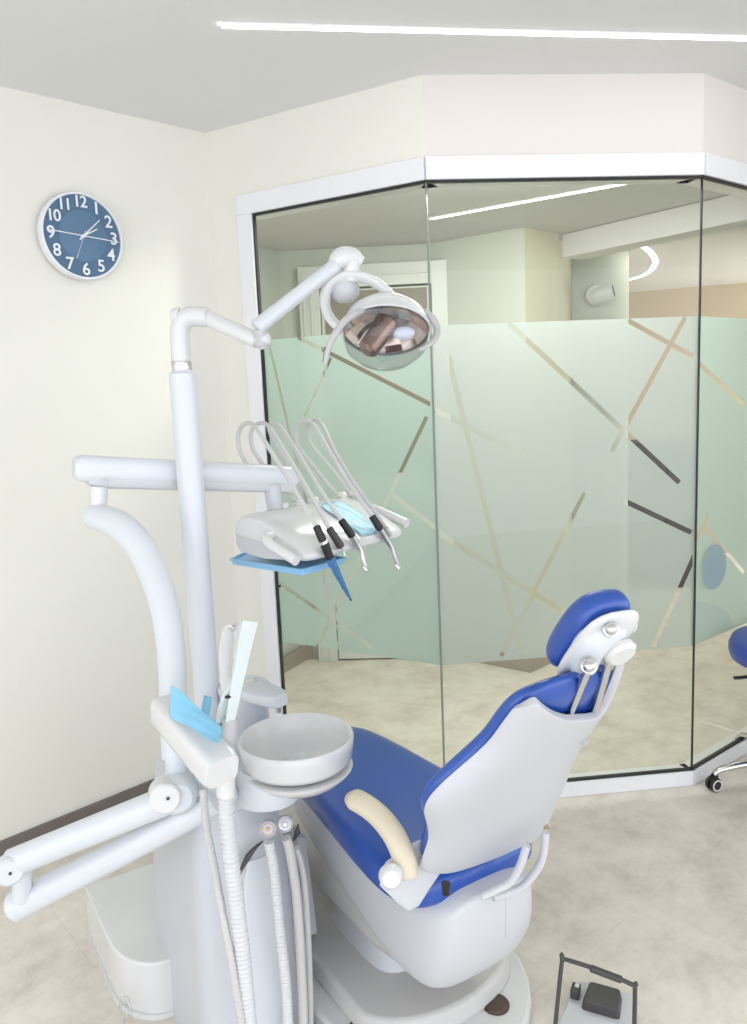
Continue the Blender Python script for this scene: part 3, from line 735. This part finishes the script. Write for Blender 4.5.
ribbon([AY(230, 722, 1.435), AY(234, 700, 1.435), AY(241, 665, 1.445), AY(246, 640, 1.450), AY(250, 621, 1.455)], lambda u: .018 + .014 * u, .005, 'nozzle_sleeve', su, 'paper')
ribbon([AY(222, 722, 1.455), AY(224, 710, 1.455), AY(228, 696, 1.445), AY(236, 684, 1.445)], lambda u: .028 - .012 * u, .010, 'sleeve_fold', su, 'paper')
bm = new(); ball(bm, AY(228, 697, 1.430), .0042, 10, (1.6, .8, .8)); out('clip', bm, 'black', su)
hp = [AY(227, 790, 1.445), AY(226, 805, 1.445), AY(230, 850, 1.435), AY(236, 900, 1.430), AY(243, 960, 1.425), AY(252, 1060, 1.425)]
bm = new(); ribbed(bm, hp, .0165, .0095, .2); out('hose', bm, 'rib', su)
bm = new(); cyl(bm, AY(226, 770, 1.445), AY(226, 796, 1.445), .0175, .0185, 24); out('hose_cuff', bm, 'enamel', su)
se = thing('saliva_ejector', AY(222, 745, 1.475), 'white looped saliva ejector strip standing behind the grey suction grip', 'saliva ejector')
ribbon([AY(229, 712, 1.485), AY(226, 680, 1.490), AY(225, 650, 1.495), AY(228, 632, 1.495), AY(235, 627, 1.495), AY(240, 634, 1.495), AY(240, 650, 1.490), AY(237, 680, 1.485)], .022, .005, 'loop', se, 'enamel')
bm = new(); ribbed(bm, [AY(203, 790, 1.535), AY(207, 830, 1.495), AY(215, 870, 1.465), AY(222, 910, 1.435), AY(232, 965, 1.415), AY(247, 1060, 1.405)], .0085, .006, .10); out('hose', bm, 'hose', se)

# ================================================================== DELIVERY ARM + CONSOLE
da = thing('delivery_arm', L(-.42, -.60, .45), 'jointed white support arm curving up left of the lamp post and carrying the instrument console', 'support arm')
bm = new(); tube(bm, [AY(218, 801, 1.575), AY(150, 837, 1.60), AY(80, 873, 1.62), AY(16, 906, 1.63)], lambda u: .027 + .007 * u, 28); out('lower_tube', bm, 'plastic', da)
e0 = AY(16, 906, 1.63); dd = (e0 - AY(80, 873, 1.62)).normalized()
bm = new(); cyl(bm, e0 - dd * .002, e0 + dd * .010, .0345, .032, 32, .3); out('end_cap', bm, 'enamel', da)
bm = new(); c = e0 + dd * .012; lathe(bm, c, dd, [(.0035, -.002), (.0035, .0015), (0, .0015)], 12); out('screw', bm, 'darkgrey', da)
bm = new(); cyl(bm, AY(22, 899, 1.61), AY(22, 868, 1.60), .021, .021, 28); out('pivot', bm, 'plastic', da)
bm = new(); tube(bm, [AY(12, 863, 1.59), AY(66, 841, 1.585), AY(118, 820, 1.58), AY(170, 799, 1.575)], .0305, 28); out('middle_tube', bm, 'plastic', da)
c = AY(10, 872, 1.56); dd = (CAM - c); dd.z *= .2; dd.normalize()
bm = new(); cyl(bm, c - dd * .03, c + dd * .008, .032, .030, 32, .2); kn = out('left_knuckle', bm, 'plastic', da)
bm = new(); lathe(bm, c + dd * .008, dd, [(.0035, -.001), (.0035, .0015), (0, .0015)], 12); out('screw', bm, 'darkgrey', kn)
c = AY(178, 795, 1.56); dd = (CAM - c); dd.z *= .2; dd.normalize()
bm = new(); cyl(bm, c - dd * .045, c + dd * .022, .044, .040, 36, .3); kn = out('right_knuckle', bm, 'plastic', da)
c = AY(165, 796, 1.54); bm = new(); cyl(bm, c - dd * .03, c + dd * .02, .034, .032, 36, .12); kn = out('knuckle_cover', bm, 'enamel', da)
bm = new(); lathe(bm, c + dd * .020 + V((.006, 0, .002)), dd, [(.0035, -.001), (.0035, .0015), (0, .0015)], 12); out('screw', bm, 'darkgrey', kn)
bm = new(); cyl(bm, AY(178, 786, 1.60), AY(176, 745, 1.60), .0245, .0245, 30, .05); out('post_socket', bm, 'plastic', da)
PC = [AY(175, 757, 1.60), AY(174, 730, 1.61), AY(173, 690, 1.64), AY(171, 650, 1.68), AY(165, 610, 1.72), AY(155, 578, 1.755), AY(141, 548, 1.79), AY(123, 528, 1.82), AY(105, 519, 1.85), AY(97, 517, 1.86)]
bm = new(); tube(bm, PC, lambda u: .0275 + .008 * min(1, u * 1.3) - .004 * max(0, u - .7) / .3, 30); out('curved_post', bm, 'plastic', da)
bm = new(); ball(bm, AY(97, 517, 1.86), .0315, 28); out('elbow_end', bm, 'plastic', da)
bm = new(); cyl(bm, AY(98, 512, 1.87), AY(99, 486, 1.87), .0195, .0205, 28, .05); out('swivel_neck', bm, 'enamel', da)
a, b = AY(74, 468, 1.86), AY(296, 477, 2.17); dd = (b - a).normalized()
bm = new(); loft(bm, [(a - dd * .0, basis(dd)[0] * .022, basis(dd)[1] * .024, 3), (a + dd * .015, basis(dd)[0] * .030, basis(dd)[1] * .032, 3), (b - dd * .015, basis(dd)[0] * .028, basis(dd)[1] * .030, 3), (b, basis(dd)[0] * .022, basis(dd)[1] * .022, 3)], 28)
o = out('horizontal_beam', bm, 'plastic', da, angle=60)
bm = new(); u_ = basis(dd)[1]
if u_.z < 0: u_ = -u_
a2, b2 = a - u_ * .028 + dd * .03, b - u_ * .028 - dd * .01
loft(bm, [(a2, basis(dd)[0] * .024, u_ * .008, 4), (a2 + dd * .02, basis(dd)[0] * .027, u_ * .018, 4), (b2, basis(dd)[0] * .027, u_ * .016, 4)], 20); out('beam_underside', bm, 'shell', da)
bm = new(); c = AY(106, 480, 1.865); lathe(bm, c, V((0, -1, 0)), [(.0045, 0), (.0045, .004), (0, .004)], 12); out('screw', bm, 'greyplastic', da)

# console
CA = V((-.168, 1.862, 0)); E1 = V((.654, .757, 0)).normalized(); E2 = V((-.757, .654, 0)).normalized()
def Q(a, b, z): return CA + E1 * a + E2 * b + V((0, 0, z))
def QP(px, py, offb):   # point at pixel on the upright plane at distance offb behind the front edge
    p = CA + E2 * offb; q = p + E1; return AP(px, py, p, q)
co = thing('instrument_console', Q(.2, .16, 1.15), 'white instrument console with curved hoses and a blue pouch hanging over the chair', 'instrument console')
WD = .385
def prof(k):     # side outline (b, z)
    return [(.0, 1.163), (-.006, 1.176), (.010, 1.192), (.07, 1.222), (.15, 1.256), (.20, 1.264), (.235, 1.262), (.262, 1.245), (.270, 1.22), (.265, 1.19), (.245, 1.165), (.15, 1.152)]
bm = new(); rings = []
for a_, k in ((0, .90), (.012, .97), (.035, 1), (WD - .035, 1), (WD - .012, .97), (WD, .90)):
    rings.append([bm.verts.new(Q(a_, .16 + (b_ - .16) * k, 1.21 + (z_ - 1.21) * k)) for b_, z_ in prof(0)])
for r0, r1 in zip(rings, rings[1:]): bridge(bm, r0, r1)
cap(bm, rings[0], True); cap(bm, rings[-1]); out('housing', bm, 'enamel', co, bevel=.006, sub=0, angle=50)
for sgn, a_ in ((0, -.003), (1, WD + .003)):
    bm = new(); lo = [(.02, 1.178), (.25, 1.212), (.255, 1.19), (.24, 1.168), (.15, 1.158), (.03, 1.166)]
    l1 = [bm.verts.new(Q(a_, *q)) for q in lo]; l2 = [bm.verts.new(Q(a_ + (.006 if sgn == 0 else -.006), *q)) for q in lo]
    bridge(bm, l1, l2); cap(bm, l1); cap(bm, l2, True); out('lower_side_panel', bm, 'shell', co, bevel=.002)
bm = new(); tube(bm, [Q(.0, .115, 1.220), Q(-.022, .110, 1.220), Q(-.036, .095, 1.216), Q(-.041, .07, 1.206), Q(-.039, -.01, 1.176)], .0125, 18); out('handle', bm, 'enamel', co)
bm = new(); tube(bm, [Q(WD - .01, .20, 1.235), Q(WD + .02, .17, 1.235), Q(WD + .030, .12, 1.225), Q(WD + .030, .015, 1.195)], .0135, 18); out('handle', bm, 'enamel', co)
bm = new(); cyl(bm, Q(.13, .24, 1.255), AY(272, 484, 2.12) , .022, .024, 24); out('mounting_stem', bm, 'shell', co)
# hose collars on the top
for px, py in ((284, 509), (299, 506), (314, 504), (342, 501), (354, 500)):
    p = QP(px, py + 3, .23); bm = new(); lathe(bm, V((p.x, p.y, 1.262)), V((0, 0, 1)), [(.016, 0), (.016, .010), (.010, .016), (0, .016)], 20); out('hose_collar', bm, 'enamel', co)
bm = new()
def top_at(a_, b_):
    return 1.192 + (b_ - .01) * (.064 / .14) if b_ < .15 else 1.256 + (b_ - .15) * .26
# slots pressed into the sloping front where instruments lie
tr = thing('instrument_tray', Q(.1, .1, 1.135), 'flat blue instrument tray sticking out under the left end of the console', 'tray')
pts = [AZ(231, 560, 1.14), AZ(302, 571, 1.14), AZ(345, 559, 1.14), AZ(262, 545, 1.14)]
bm = new(); prism(bm, [(p.x, p.y) for p in rounded([V((p.x, p.y, 0)) for p in pts], .012)], 1.128, 1.138); out('tray_plate', bm, 'tray', tr, bevel=.002)
bm = new()
rp = [V((p.x, p.y, 1.141)) for p in pts]; 
for a_, b_ in zip(rp, rp[1:] + rp[:1]): tube(bm, [a_, b_], .004, 8, sm=1)
out('tray_rim', bm, 'tray', tr)
pc = [QP(342, 512, .13), QP(360, 511, .12), QP(381, 535, .005), QP(361, 542, .0)]
def pouch(u, v):
    a_ = .215 + .075 * u + .03 * 0; b_ = .006 + .165 * v; 
    w = 1 if v < .7 else math.sqrt(max(.05, 1 - ((v - .7) / .34) ** 2)); a_ = .262 + (u - .5) * .094 * w
    return Q(a_, b_, top_at(a_, b_) + .004 + .002 * math.sin(11 * u + 3 * v) + .0015 * math.sin(13 * v))
bm = new(); sheet(bm, pouch, 12, 14); po = tag(out('barrier_pouch', bm, 'film_pale', solid=.002, at=Q(.25, .08, 1.22)), 'pale blue crinkled film pouch lying on the front slope of the console', 'pouch')

def handpiece(label, hose, offs, grip, tip, kind):
    P = [QP(p[0], p[1], o) for p, o in zip(hose, offs)]
    g0, g1 = QP(*grip[0], -.004), QP(*grip[1], -.014)
    t = thing('dental_handpiece', g0, label, 'dental handpiece', 'handpieces hanging on the console front')
    bm = new(); tube(bm, P + [g0], .0056, 12, sm=10); out('hose', bm, 'hose', t)
    if kind == 'hose_only':
        bm = new(); cyl(bm, g0, g1, .0075, .0055, 16); out('connector', bm, 'greyplastic', t); return t
    bm = new(); cyl(bm, g0, g1, .0095, .0105, 20, .2); out('grip', bm, 'black' if kind != 'motor' else 'darkgrey', t)
    T = [QP(*q, -.016 - .004 * i) for i, q in enumerate(tip)]
    if kind == 'syringe':
        bm = new(); cyl(bm, g1, T[0], .0112, .0112, 20); out('ring', bm, 'chrome', t)
        bm = new(); tube(bm, [T[0], T[1]], lambda u: .0115 - .001 * u, 16, sm=3); out('body', bm, 'black', t)
        bm = new(); tube(bm, T[1:], lambda u: .0125 - .0105 * u ** .8, 14, sm=6)
        for v in bm.verts: v.co += V((random.uniform(-1, 1), random.uniform(-1, 1), random.uniform(-1, 1))) * .0009
        o = out('film_sleeve', bm, 'deepblue', t, angle=25); tag(o, 'translucent blue protective sleeve')
        bm = new(); ball(bm, T[-1], .0028, 10); out('tip', bm, 'black', t)
    elif kind == 'motor':
        bm = new(); tube(bm, [g1] + T, lambda u: .005 - .0035 * u, 12, sm=4); out('tip', bm, 'chrome', t)
    else:
        bm = new(); tube(bm, [g1] + T, lambda u: .0095 - .0045 * u, 16, sm=8); out('metal_body', bm, 'steel', t)
        e = T[-1]; dd = V((.25, -.35, -.9)).normalized()
        bm = new(); cyl(bm, e + V((-.005, 0, .002)), e + V((.006, -.004, -.010)), .0068, .0072, 18, .2); out('head', bm, 'chrome', t)
    return t
handpiece('black syringe in a blue sleeve, leftmost and lowest hanging of the console instruments',
          [(284, 508), (262, 484), (243, 458), (238, 440), (241, 427), (249, 423), (257, 429), (272, 453), (295, 490)], [.23, .27, .30, .31, .30, .27, .23, .15, .06],
          [(316, 526), (323, 541)], [(324.5, 544), (330, 558), (339, 577), (346, 591), (351, 600)], 'syringe')
handpiece('short dark grey handpiece with a needle tip, second from the left',
          [(299, 506), (276, 480), (256, 455), (251, 440), (253, 428), (261, 423), (269, 427), (283, 449), (306, 486)], [.23, .27, .30, .31, .30, .27, .23, .15, .06],
          [(329, 528), (341, 547)], [(343, 551), (345, 556)], 'motor')
handpiece('angled silver handpiece with a black grip left of the blue pouch',
          [(314, 504), (294, 474), (278, 447), (270, 432), (270, 425), (276, 424), (283, 430), (297, 452), (318, 486)], [.23, .27, .29, .29, .28, .25, .22, .15, .06],
          [(341, 520), (352, 536)], [(357, 545), (361, 552), (363, 560), (365.5, 567)], 'turbine')
handpiece('angled silver handpiece with a black grip right of the blue pouch',
          [(342, 501), (318, 472), (300, 448), (297, 434), (301, 423), (309, 421), (317, 430), (331, 454), (351, 486)], [.23, .27, .29, .30, .28, .25, .20, .13, .06],
          [(372, 516), (380, 529)], [(386, 539), (391, 547), (394, 556), (397.5, 565)], 'turbine')
handpiece('bare pale hose with a small grey connector, rightmost on the console',
          [(354, 500), (335, 473), (316, 451), (308, 437), (308, 425), (315, 420), (323, 426), (334, 450), (352, 480), (375, 512)], [.23, .27, .29, .30, .28, .25, .20, .14, .08, .03],
          [(386, 528), (391, 536)], [], 'hose_only')

# ================================================================== OPERATING LIGHT
PX = AZ(203, 740, .70)
PX = V((-.448, 1.944, 0))
ol = thing('operating_light', V((PX.x, PX.y, .66)), 'dental operating light on a tall white post with two folding arms', 'operating light')
bm = new(); cyl(bm, V((PX.x, PX.y, .66)), V((PX.x, PX.y, 1.63)), .0325, .0325, 36, .15); out('post', bm, 'plastic', ol)
bm = new(); cyl(bm, V((PX.x, PX.y, 1.625)), V((PX.x, PX.y, 1.665)), .0235, .0235, 32, .05); o = out('post_collar', bm, 'enamel', ol)
bm = new(); lathe(bm, V((PX.x, PX.y, 1.635)), V((0, 0, 1)), [(.0238, 0), (.0242, .001), (.0242, .019), (.0238, .02)], 32); out('steel_band', bm, 'steel', o)
TP = V((PX.x, PX.y, 0))
e1 = AY(262, 340, 1.88)
bm = new(); tube(bm, [V((PX.x, PX.y, 1.655)), V((PX.x, PX.y, 1.70)), V((PX.x + .004, PX.y, 1.735)), V((PX.x + .025, PX.y - .004, 1.757)), AY(208, 317, 1.935)], .0235, 24); out('elbow', bm, 'enamel', ol)
bm = new(); cyl(bm, AY(171, 316, 1.945), AY(180, 316, 1.945), .016, .022, 24, .2); out('elbow_knob', bm, 'enamel', ol)
bm = new(); cyl(bm, AY(202, 316, 1.94), AY(258, 341, 1.885), .0185, .0185, 26, .1); out('lower_arm', bm, 'enamel', ol)
bm = new(); ball(bm, e1, .022, 24); out('arm_joint', bm, 'enamel', ol)
bm = new(); cyl(bm, AY(260, 330, 1.875), AY(262, 347, 1.875), .017, .017, 24); out('joint_pin', bm, 'greyplastic', ol)
bm = new(); cyl(bm, AY(256, 328, 1.865), AY(336, 265, 1.95), .0185, .0165, 26, .15); out('upper_arm', bm, 'plastic', ol)
tpj = AY(350, 268, 1.97)
bm = new(); tube(bm, [AY(333, 266, 1.95), AY(340, 259, 1.96), AY(352, 257, 1.97), AY(362, 262, 1.975)], lambda u: .014 + .012 * math.sin(PI * min(1, u * 1.1)), 20); out('top_joint', bm, 'enamel', ol)
bm = new(); cyl(bm, AY(351, 260, 1.97), AY(351, 283, 1.97), .0215, .020, 28, .2); out('head_swivel', bm, 'enamel', ol)
bm = new(); lathe(bm, AY(344, 281, 1.985), V((0.05, 0, -1)), [(0, 0), (.030, .0), (.036, .014), (.034, .034), (.018, .05), (0, .053)], 28); out('transformer_cap', bm, 'shell', ol)
# yoke ring
bm = new(); tube(bm, [AY(352, 322, 1.93), AY(341, 327, 1.94), AY(330, 318, 1.95), AY(325, 302, 1.96), AY(329, 286, 1.965), AY(343, 277, 1.965), AY(360, 277, 1.96), AY(376, 283, 1.95), AY(388, 293, 1.94), AY(397, 305, 1.93)], .0115, 16, squash=1.5); out('yoke', bm, 'enamel', ol)
# head: bowl-shaped housing facing down and towards the room
hc = AY(386, 329, 1.92); hx = V((-.06, -.58, -.80)).normalized()
head = lathe(new(), hc, hx, [(0, -.080), (.035, -.077), (.068, -.062), (.095, -.034), (.106, -.004), (.108, .006), (.103, .008), (.098, -.002), (.085, -.022), (.06, -.040), (0, -.05)], 56, CX)
x_, y_, z_ = basis(hx, V((0, 0, 1)))
def stretch(bm, k, kx=1.):
    for v in bm.verts:
        r = v.co - hc; v.co = hc + z_ * r.dot(z_) + y_ * (r.dot(y_) * k) + x_ * (r.dot(x_) * kx)
stretch(head, .86); hh = out('lamp_housing', head, 'enamel', ol, angle=60)
bm = lathe(new(), hc, hx, [(0, -.046), (.03, -.045), (.058, -.037), (.082, -.020), (.098, .002), (.099, .004), (.090, -.010), (.06, -.034), (.03, -.041), (0, -.042)], 14, CX); stretch(bm, .86)
out('faceted_reflector', bm, 'reflector', ol, smooth=False)
bm = new(); a, b = AY(389, 320, 1.90), AY(366, 352, 1.865); cyl(bm, a, b, .030, .024, 28, .3); out('bulb_case', bm, 'bulbcase', ol)
bm = new(); ball(bm, AY(404, 333, 1.885), .026, 22, (1, .5, .6)); out('lens', bm, 'lens', ol)
bm = new(); tube(bm, [AY(358, 338, 1.87), AY(366, 328, 1.87), AY(376, 322, 1.87)], .005, 8); out('wiring', bm, 'darkgrey', ol)
bm = lathe(new(), hc, hx, [(.100, .004), (.101, .024), (.094, .052), (.070, .078), (.035, .090), (0, .092)], 56, CX); stretch(bm, .86)
out('clear_shield', bm, 'clear', ol, solid=.002)
for pts in ([(379, 309), (362, 311), (346, 320), (334, 336), (328, 350), (325, 364)], [(424, 311), (433, 319), (437, 330), (434, 340), (427, 346), (419, 350)]):
    bm = new(); dz = [1.90, 1.86, 1.83, 1.815, 1.81, 1.81] if pts[0][0] < 400 else [1.90, 1.89, 1.88, 1.86, 1.845, 1.835]
    tube(bm, [AY(*p, d) for p, d in zip(pts, dz)], lambda u: .0075 - .002 * u + .002 * math.sin(PI * u), 14, squash=.8); out('handle', bm, 'greyplastic', ol)
bm = new(); cyl(bm, AY(326, 347, 1.81), AY(324, 362, 1.81), .0035, .0035, 10); out('handle_pin', bm, 'darkgrey', ol)

# ================================================================== FOOT CONTROL
fc = thing('foot_control', AZ(603, 1020, 0), 'grey foot control with black pedal and black wire handle on the floor', 'foot control')
a, b = AZ(559, 1006, 0), AZ(643, 1004, 0)
fx = (AZ(636, 1022, 0) - AZ(560, 1000, 0)); fx.z = 0; fx.normalize(); fy = V((-fx.y, fx.x, 0)); f0 = AZ(601, 1014, 0)
def FQ(x, y, z): return f0 + fx * x + fy * y + V((0, 0, z))
pl = rounded([FQ(-.095, -.17, 0), FQ(.095, -.17, 0), FQ(.085, .075, 0), FQ(-.075, .075, 0)], .03)
bm = new(); prism(bm, [(p.x, p.y) for p in pl], 0, .022, .004); out('base', bm, 'shell', fc, bevel=.004)
bm = new(); pl = rounded([FQ(-.045, -.03, 0), FQ(.05, -.03, 0), FQ(.045, .05, 0), FQ(-.04, .05, 0)], .012); prism(bm, [(p.x, p.y) for p in pl], .020, .048, .006); out('pedal', bm, 'darkgrey', fc, bevel=.004)
bm = new(); box(bm, FQ(-.065, .012, .034), .022, .034, .026, fx, fy); out('button', bm, 'darkgrey', fc, smooth=False, bevel=.004)
bm = new(); box(bm, FQ(-.062, .016, .048), .010, .012, .004, fx, fy); out('button_light', bm, 'enamel', fc, smooth=False, bevel=.001)
bm = new(); hpts = [AY(553, 1034, 1.655), AY(562, 961, 1.70), AY(564, 959, 1.70), AY(598, 970, 1.675), AY(633, 985, 1.65), AY(635, 988, 1.65), AY(634, 1028, 1.63)]
hpts[0].z = .02; hpts[-1].z = .02
tube(bm, hpts, .0052, 12, sm=5); out('wire_handle', bm, 'darkgrey', fc)
bm = new(); cyl(bm, AY(590, 968, 1.68), AY(622, 980, 1.66), .0085, .0085, 16, .3); out('handle_grip', bm, 'darkgrey', fc)

# ================================================================== STOOL
cs = AZ(709, 785, 0); sc = V((cs.x + .33, cs.y - .05, 0))
v0 = V((cs.x, cs.y - .04, 0)) - sc
stl = thing('rolling_stool', sc, 'blue rolling stool with a chrome star base at the right edge', 'stool')
ang0 = math.atan2(v0.y, v0.x)
for k in range(5):
    a = ang0 + 2 * PI * k / 5; d = V((math.cos(a), math.sin(a), 0)); e = sc + d * .33
    bm = new(); tube(bm, [sc + d * .02 + V((0, 0, .125)), sc + d * .12 + V((0, 0, .118)), sc + d * .29 + V((0, 0, .088)), e + V((0, 0, .066))], lambda u: .016 - .006 * u, 12, squash=1.3); lg = out('leg', bm, 'chrome', stl)
    bm = new(); s = V((-d.y, d.x, 0)); 
    s = V((.35, -.93, 0)).normalized(); c = e + V((0, 0, .027))
    for q in (-1, 1): cyl(bm, c + s * (q * .006), c + s * (q * .020), .027, .026, 24, .1)
    w = out('caster', bm, 'black', lg)
    bm = new(); lathe(bm, c + s * .020, s, [(.017, -.001), (.0225, -.001), (.0225, .0015), (.017, .0015)], 24); lathe(bm, c - s * .020, -s, [(.017, -.001), (.0225, -.001), (.0225, .0015), (.017, .0015)], 24); out('wheel_ring', bm, 'enamel', lg)
    bm = new(); cyl(bm, c + V((0, 0, .015)), c + V((0, 0, .04)), .010, .010, 14); box(bm, c + V((0, 0, .022)), .030, .016, .022, s.cross(CZ), s); out('caster_fork', bm, 'black', lg)
SZ = AY(747, 655, sc.y - .02).z
bm = new(); cyl(bm, sc + V((0, 0, .09)), sc + V((0, 0, .30)), .026, .024, 24); cyl(bm, sc + V((0, 0, .28)), sc + V((0, 0, SZ - .045)), .015, .015, 20); out('gas_lift', bm, 'chrome', stl)
se_l = AY(735, 655, sc.y)
SR = (sc - V((se_l.x, se_l.y, 0))).length
bm = new(); lathe(bm, sc + V((0, 0, SZ)), CZ, [(0, -.045), (SR - .03, -.045), (SR - .006, -.034), (SR, -.012), (SR, .010), (SR - .010, .034), (SR - .035, .044), (0, .048)], 56); out('seat', bm, 'stoolblue', stl)
bm = new(); box(bm, sc + V((0, 0, SZ - .055)), .18, .18, .02); out('seat_plate', bm, 'darkgrey', stl, smooth=False, bevel=.004)
bm = new(); a = AY(734, 678, sc.y - .03); tube(bm, [sc + V((0, 0, SZ - .06)), a + V((.06, 0, .004)), a], .006, 10, squash=1.5); out('height_lever', bm, 'black', stl)

# ================================================================== LIGHT
wd = bpy.data.worlds.new('world'); S.world = wd; wd.use_nodes = True
bg = wd.node_tree.nodes['Background']; bg.inputs[0].default_value = (.915, .955, 1.03, 1); bg.inputs[1].default_value = 1.7
def area(name, loc, tgt, sx, sy, e, col=(1, 1, 1)):
    l = bpy.data.lights.new(name, 'AREA'); l.shape = 'RECTANGLE'; l.size = sx; l.size_y = sy; l.energy = e; l.color = col
    o = bpy.data.objects.new(name, l); COL.objects.link(o); o.location = loc
    o.rotation_euler = (V(tgt) - V(loc)).to_track_quat('-Z', 'Y').to_euler(); return o
area('back_room_side_fill', (4.6, 6.0, 1.3), (0, 5.2, 1.3), 2.0, 1.9, 62, (1, .99, .95))  # added fill lamp out of view, brightens the room behind the glass
area('behind_header_fill', (.55, 3.18, ZB - .012), (.55, 3.75, 0), .9, .16, 21, (1, .98, .94))  # added fill lamp hidden above the glass top, lifts the back room

S.view_settings.view_transform = 'Standard'; S.view_settings.look = 'None'; S.view_settings.gamma = 1; S.view_settings.use_curve_mapping = False
S.view_settings.exposure = 0.6
S.cycles.use_denoising = True
S.cycles.max_bounces = 8; S.cycles.diffuse_bounces = 5; S.cycles.glossy_bounces = 4; S.cycles.transmission_bounces = 6; S.cycles.transparent_max_bounces = 24
S.cycles.caustics_reflective = False; S.cycles.caustics_refractive = False
S.cycles.sample_clamp_indirect = 6
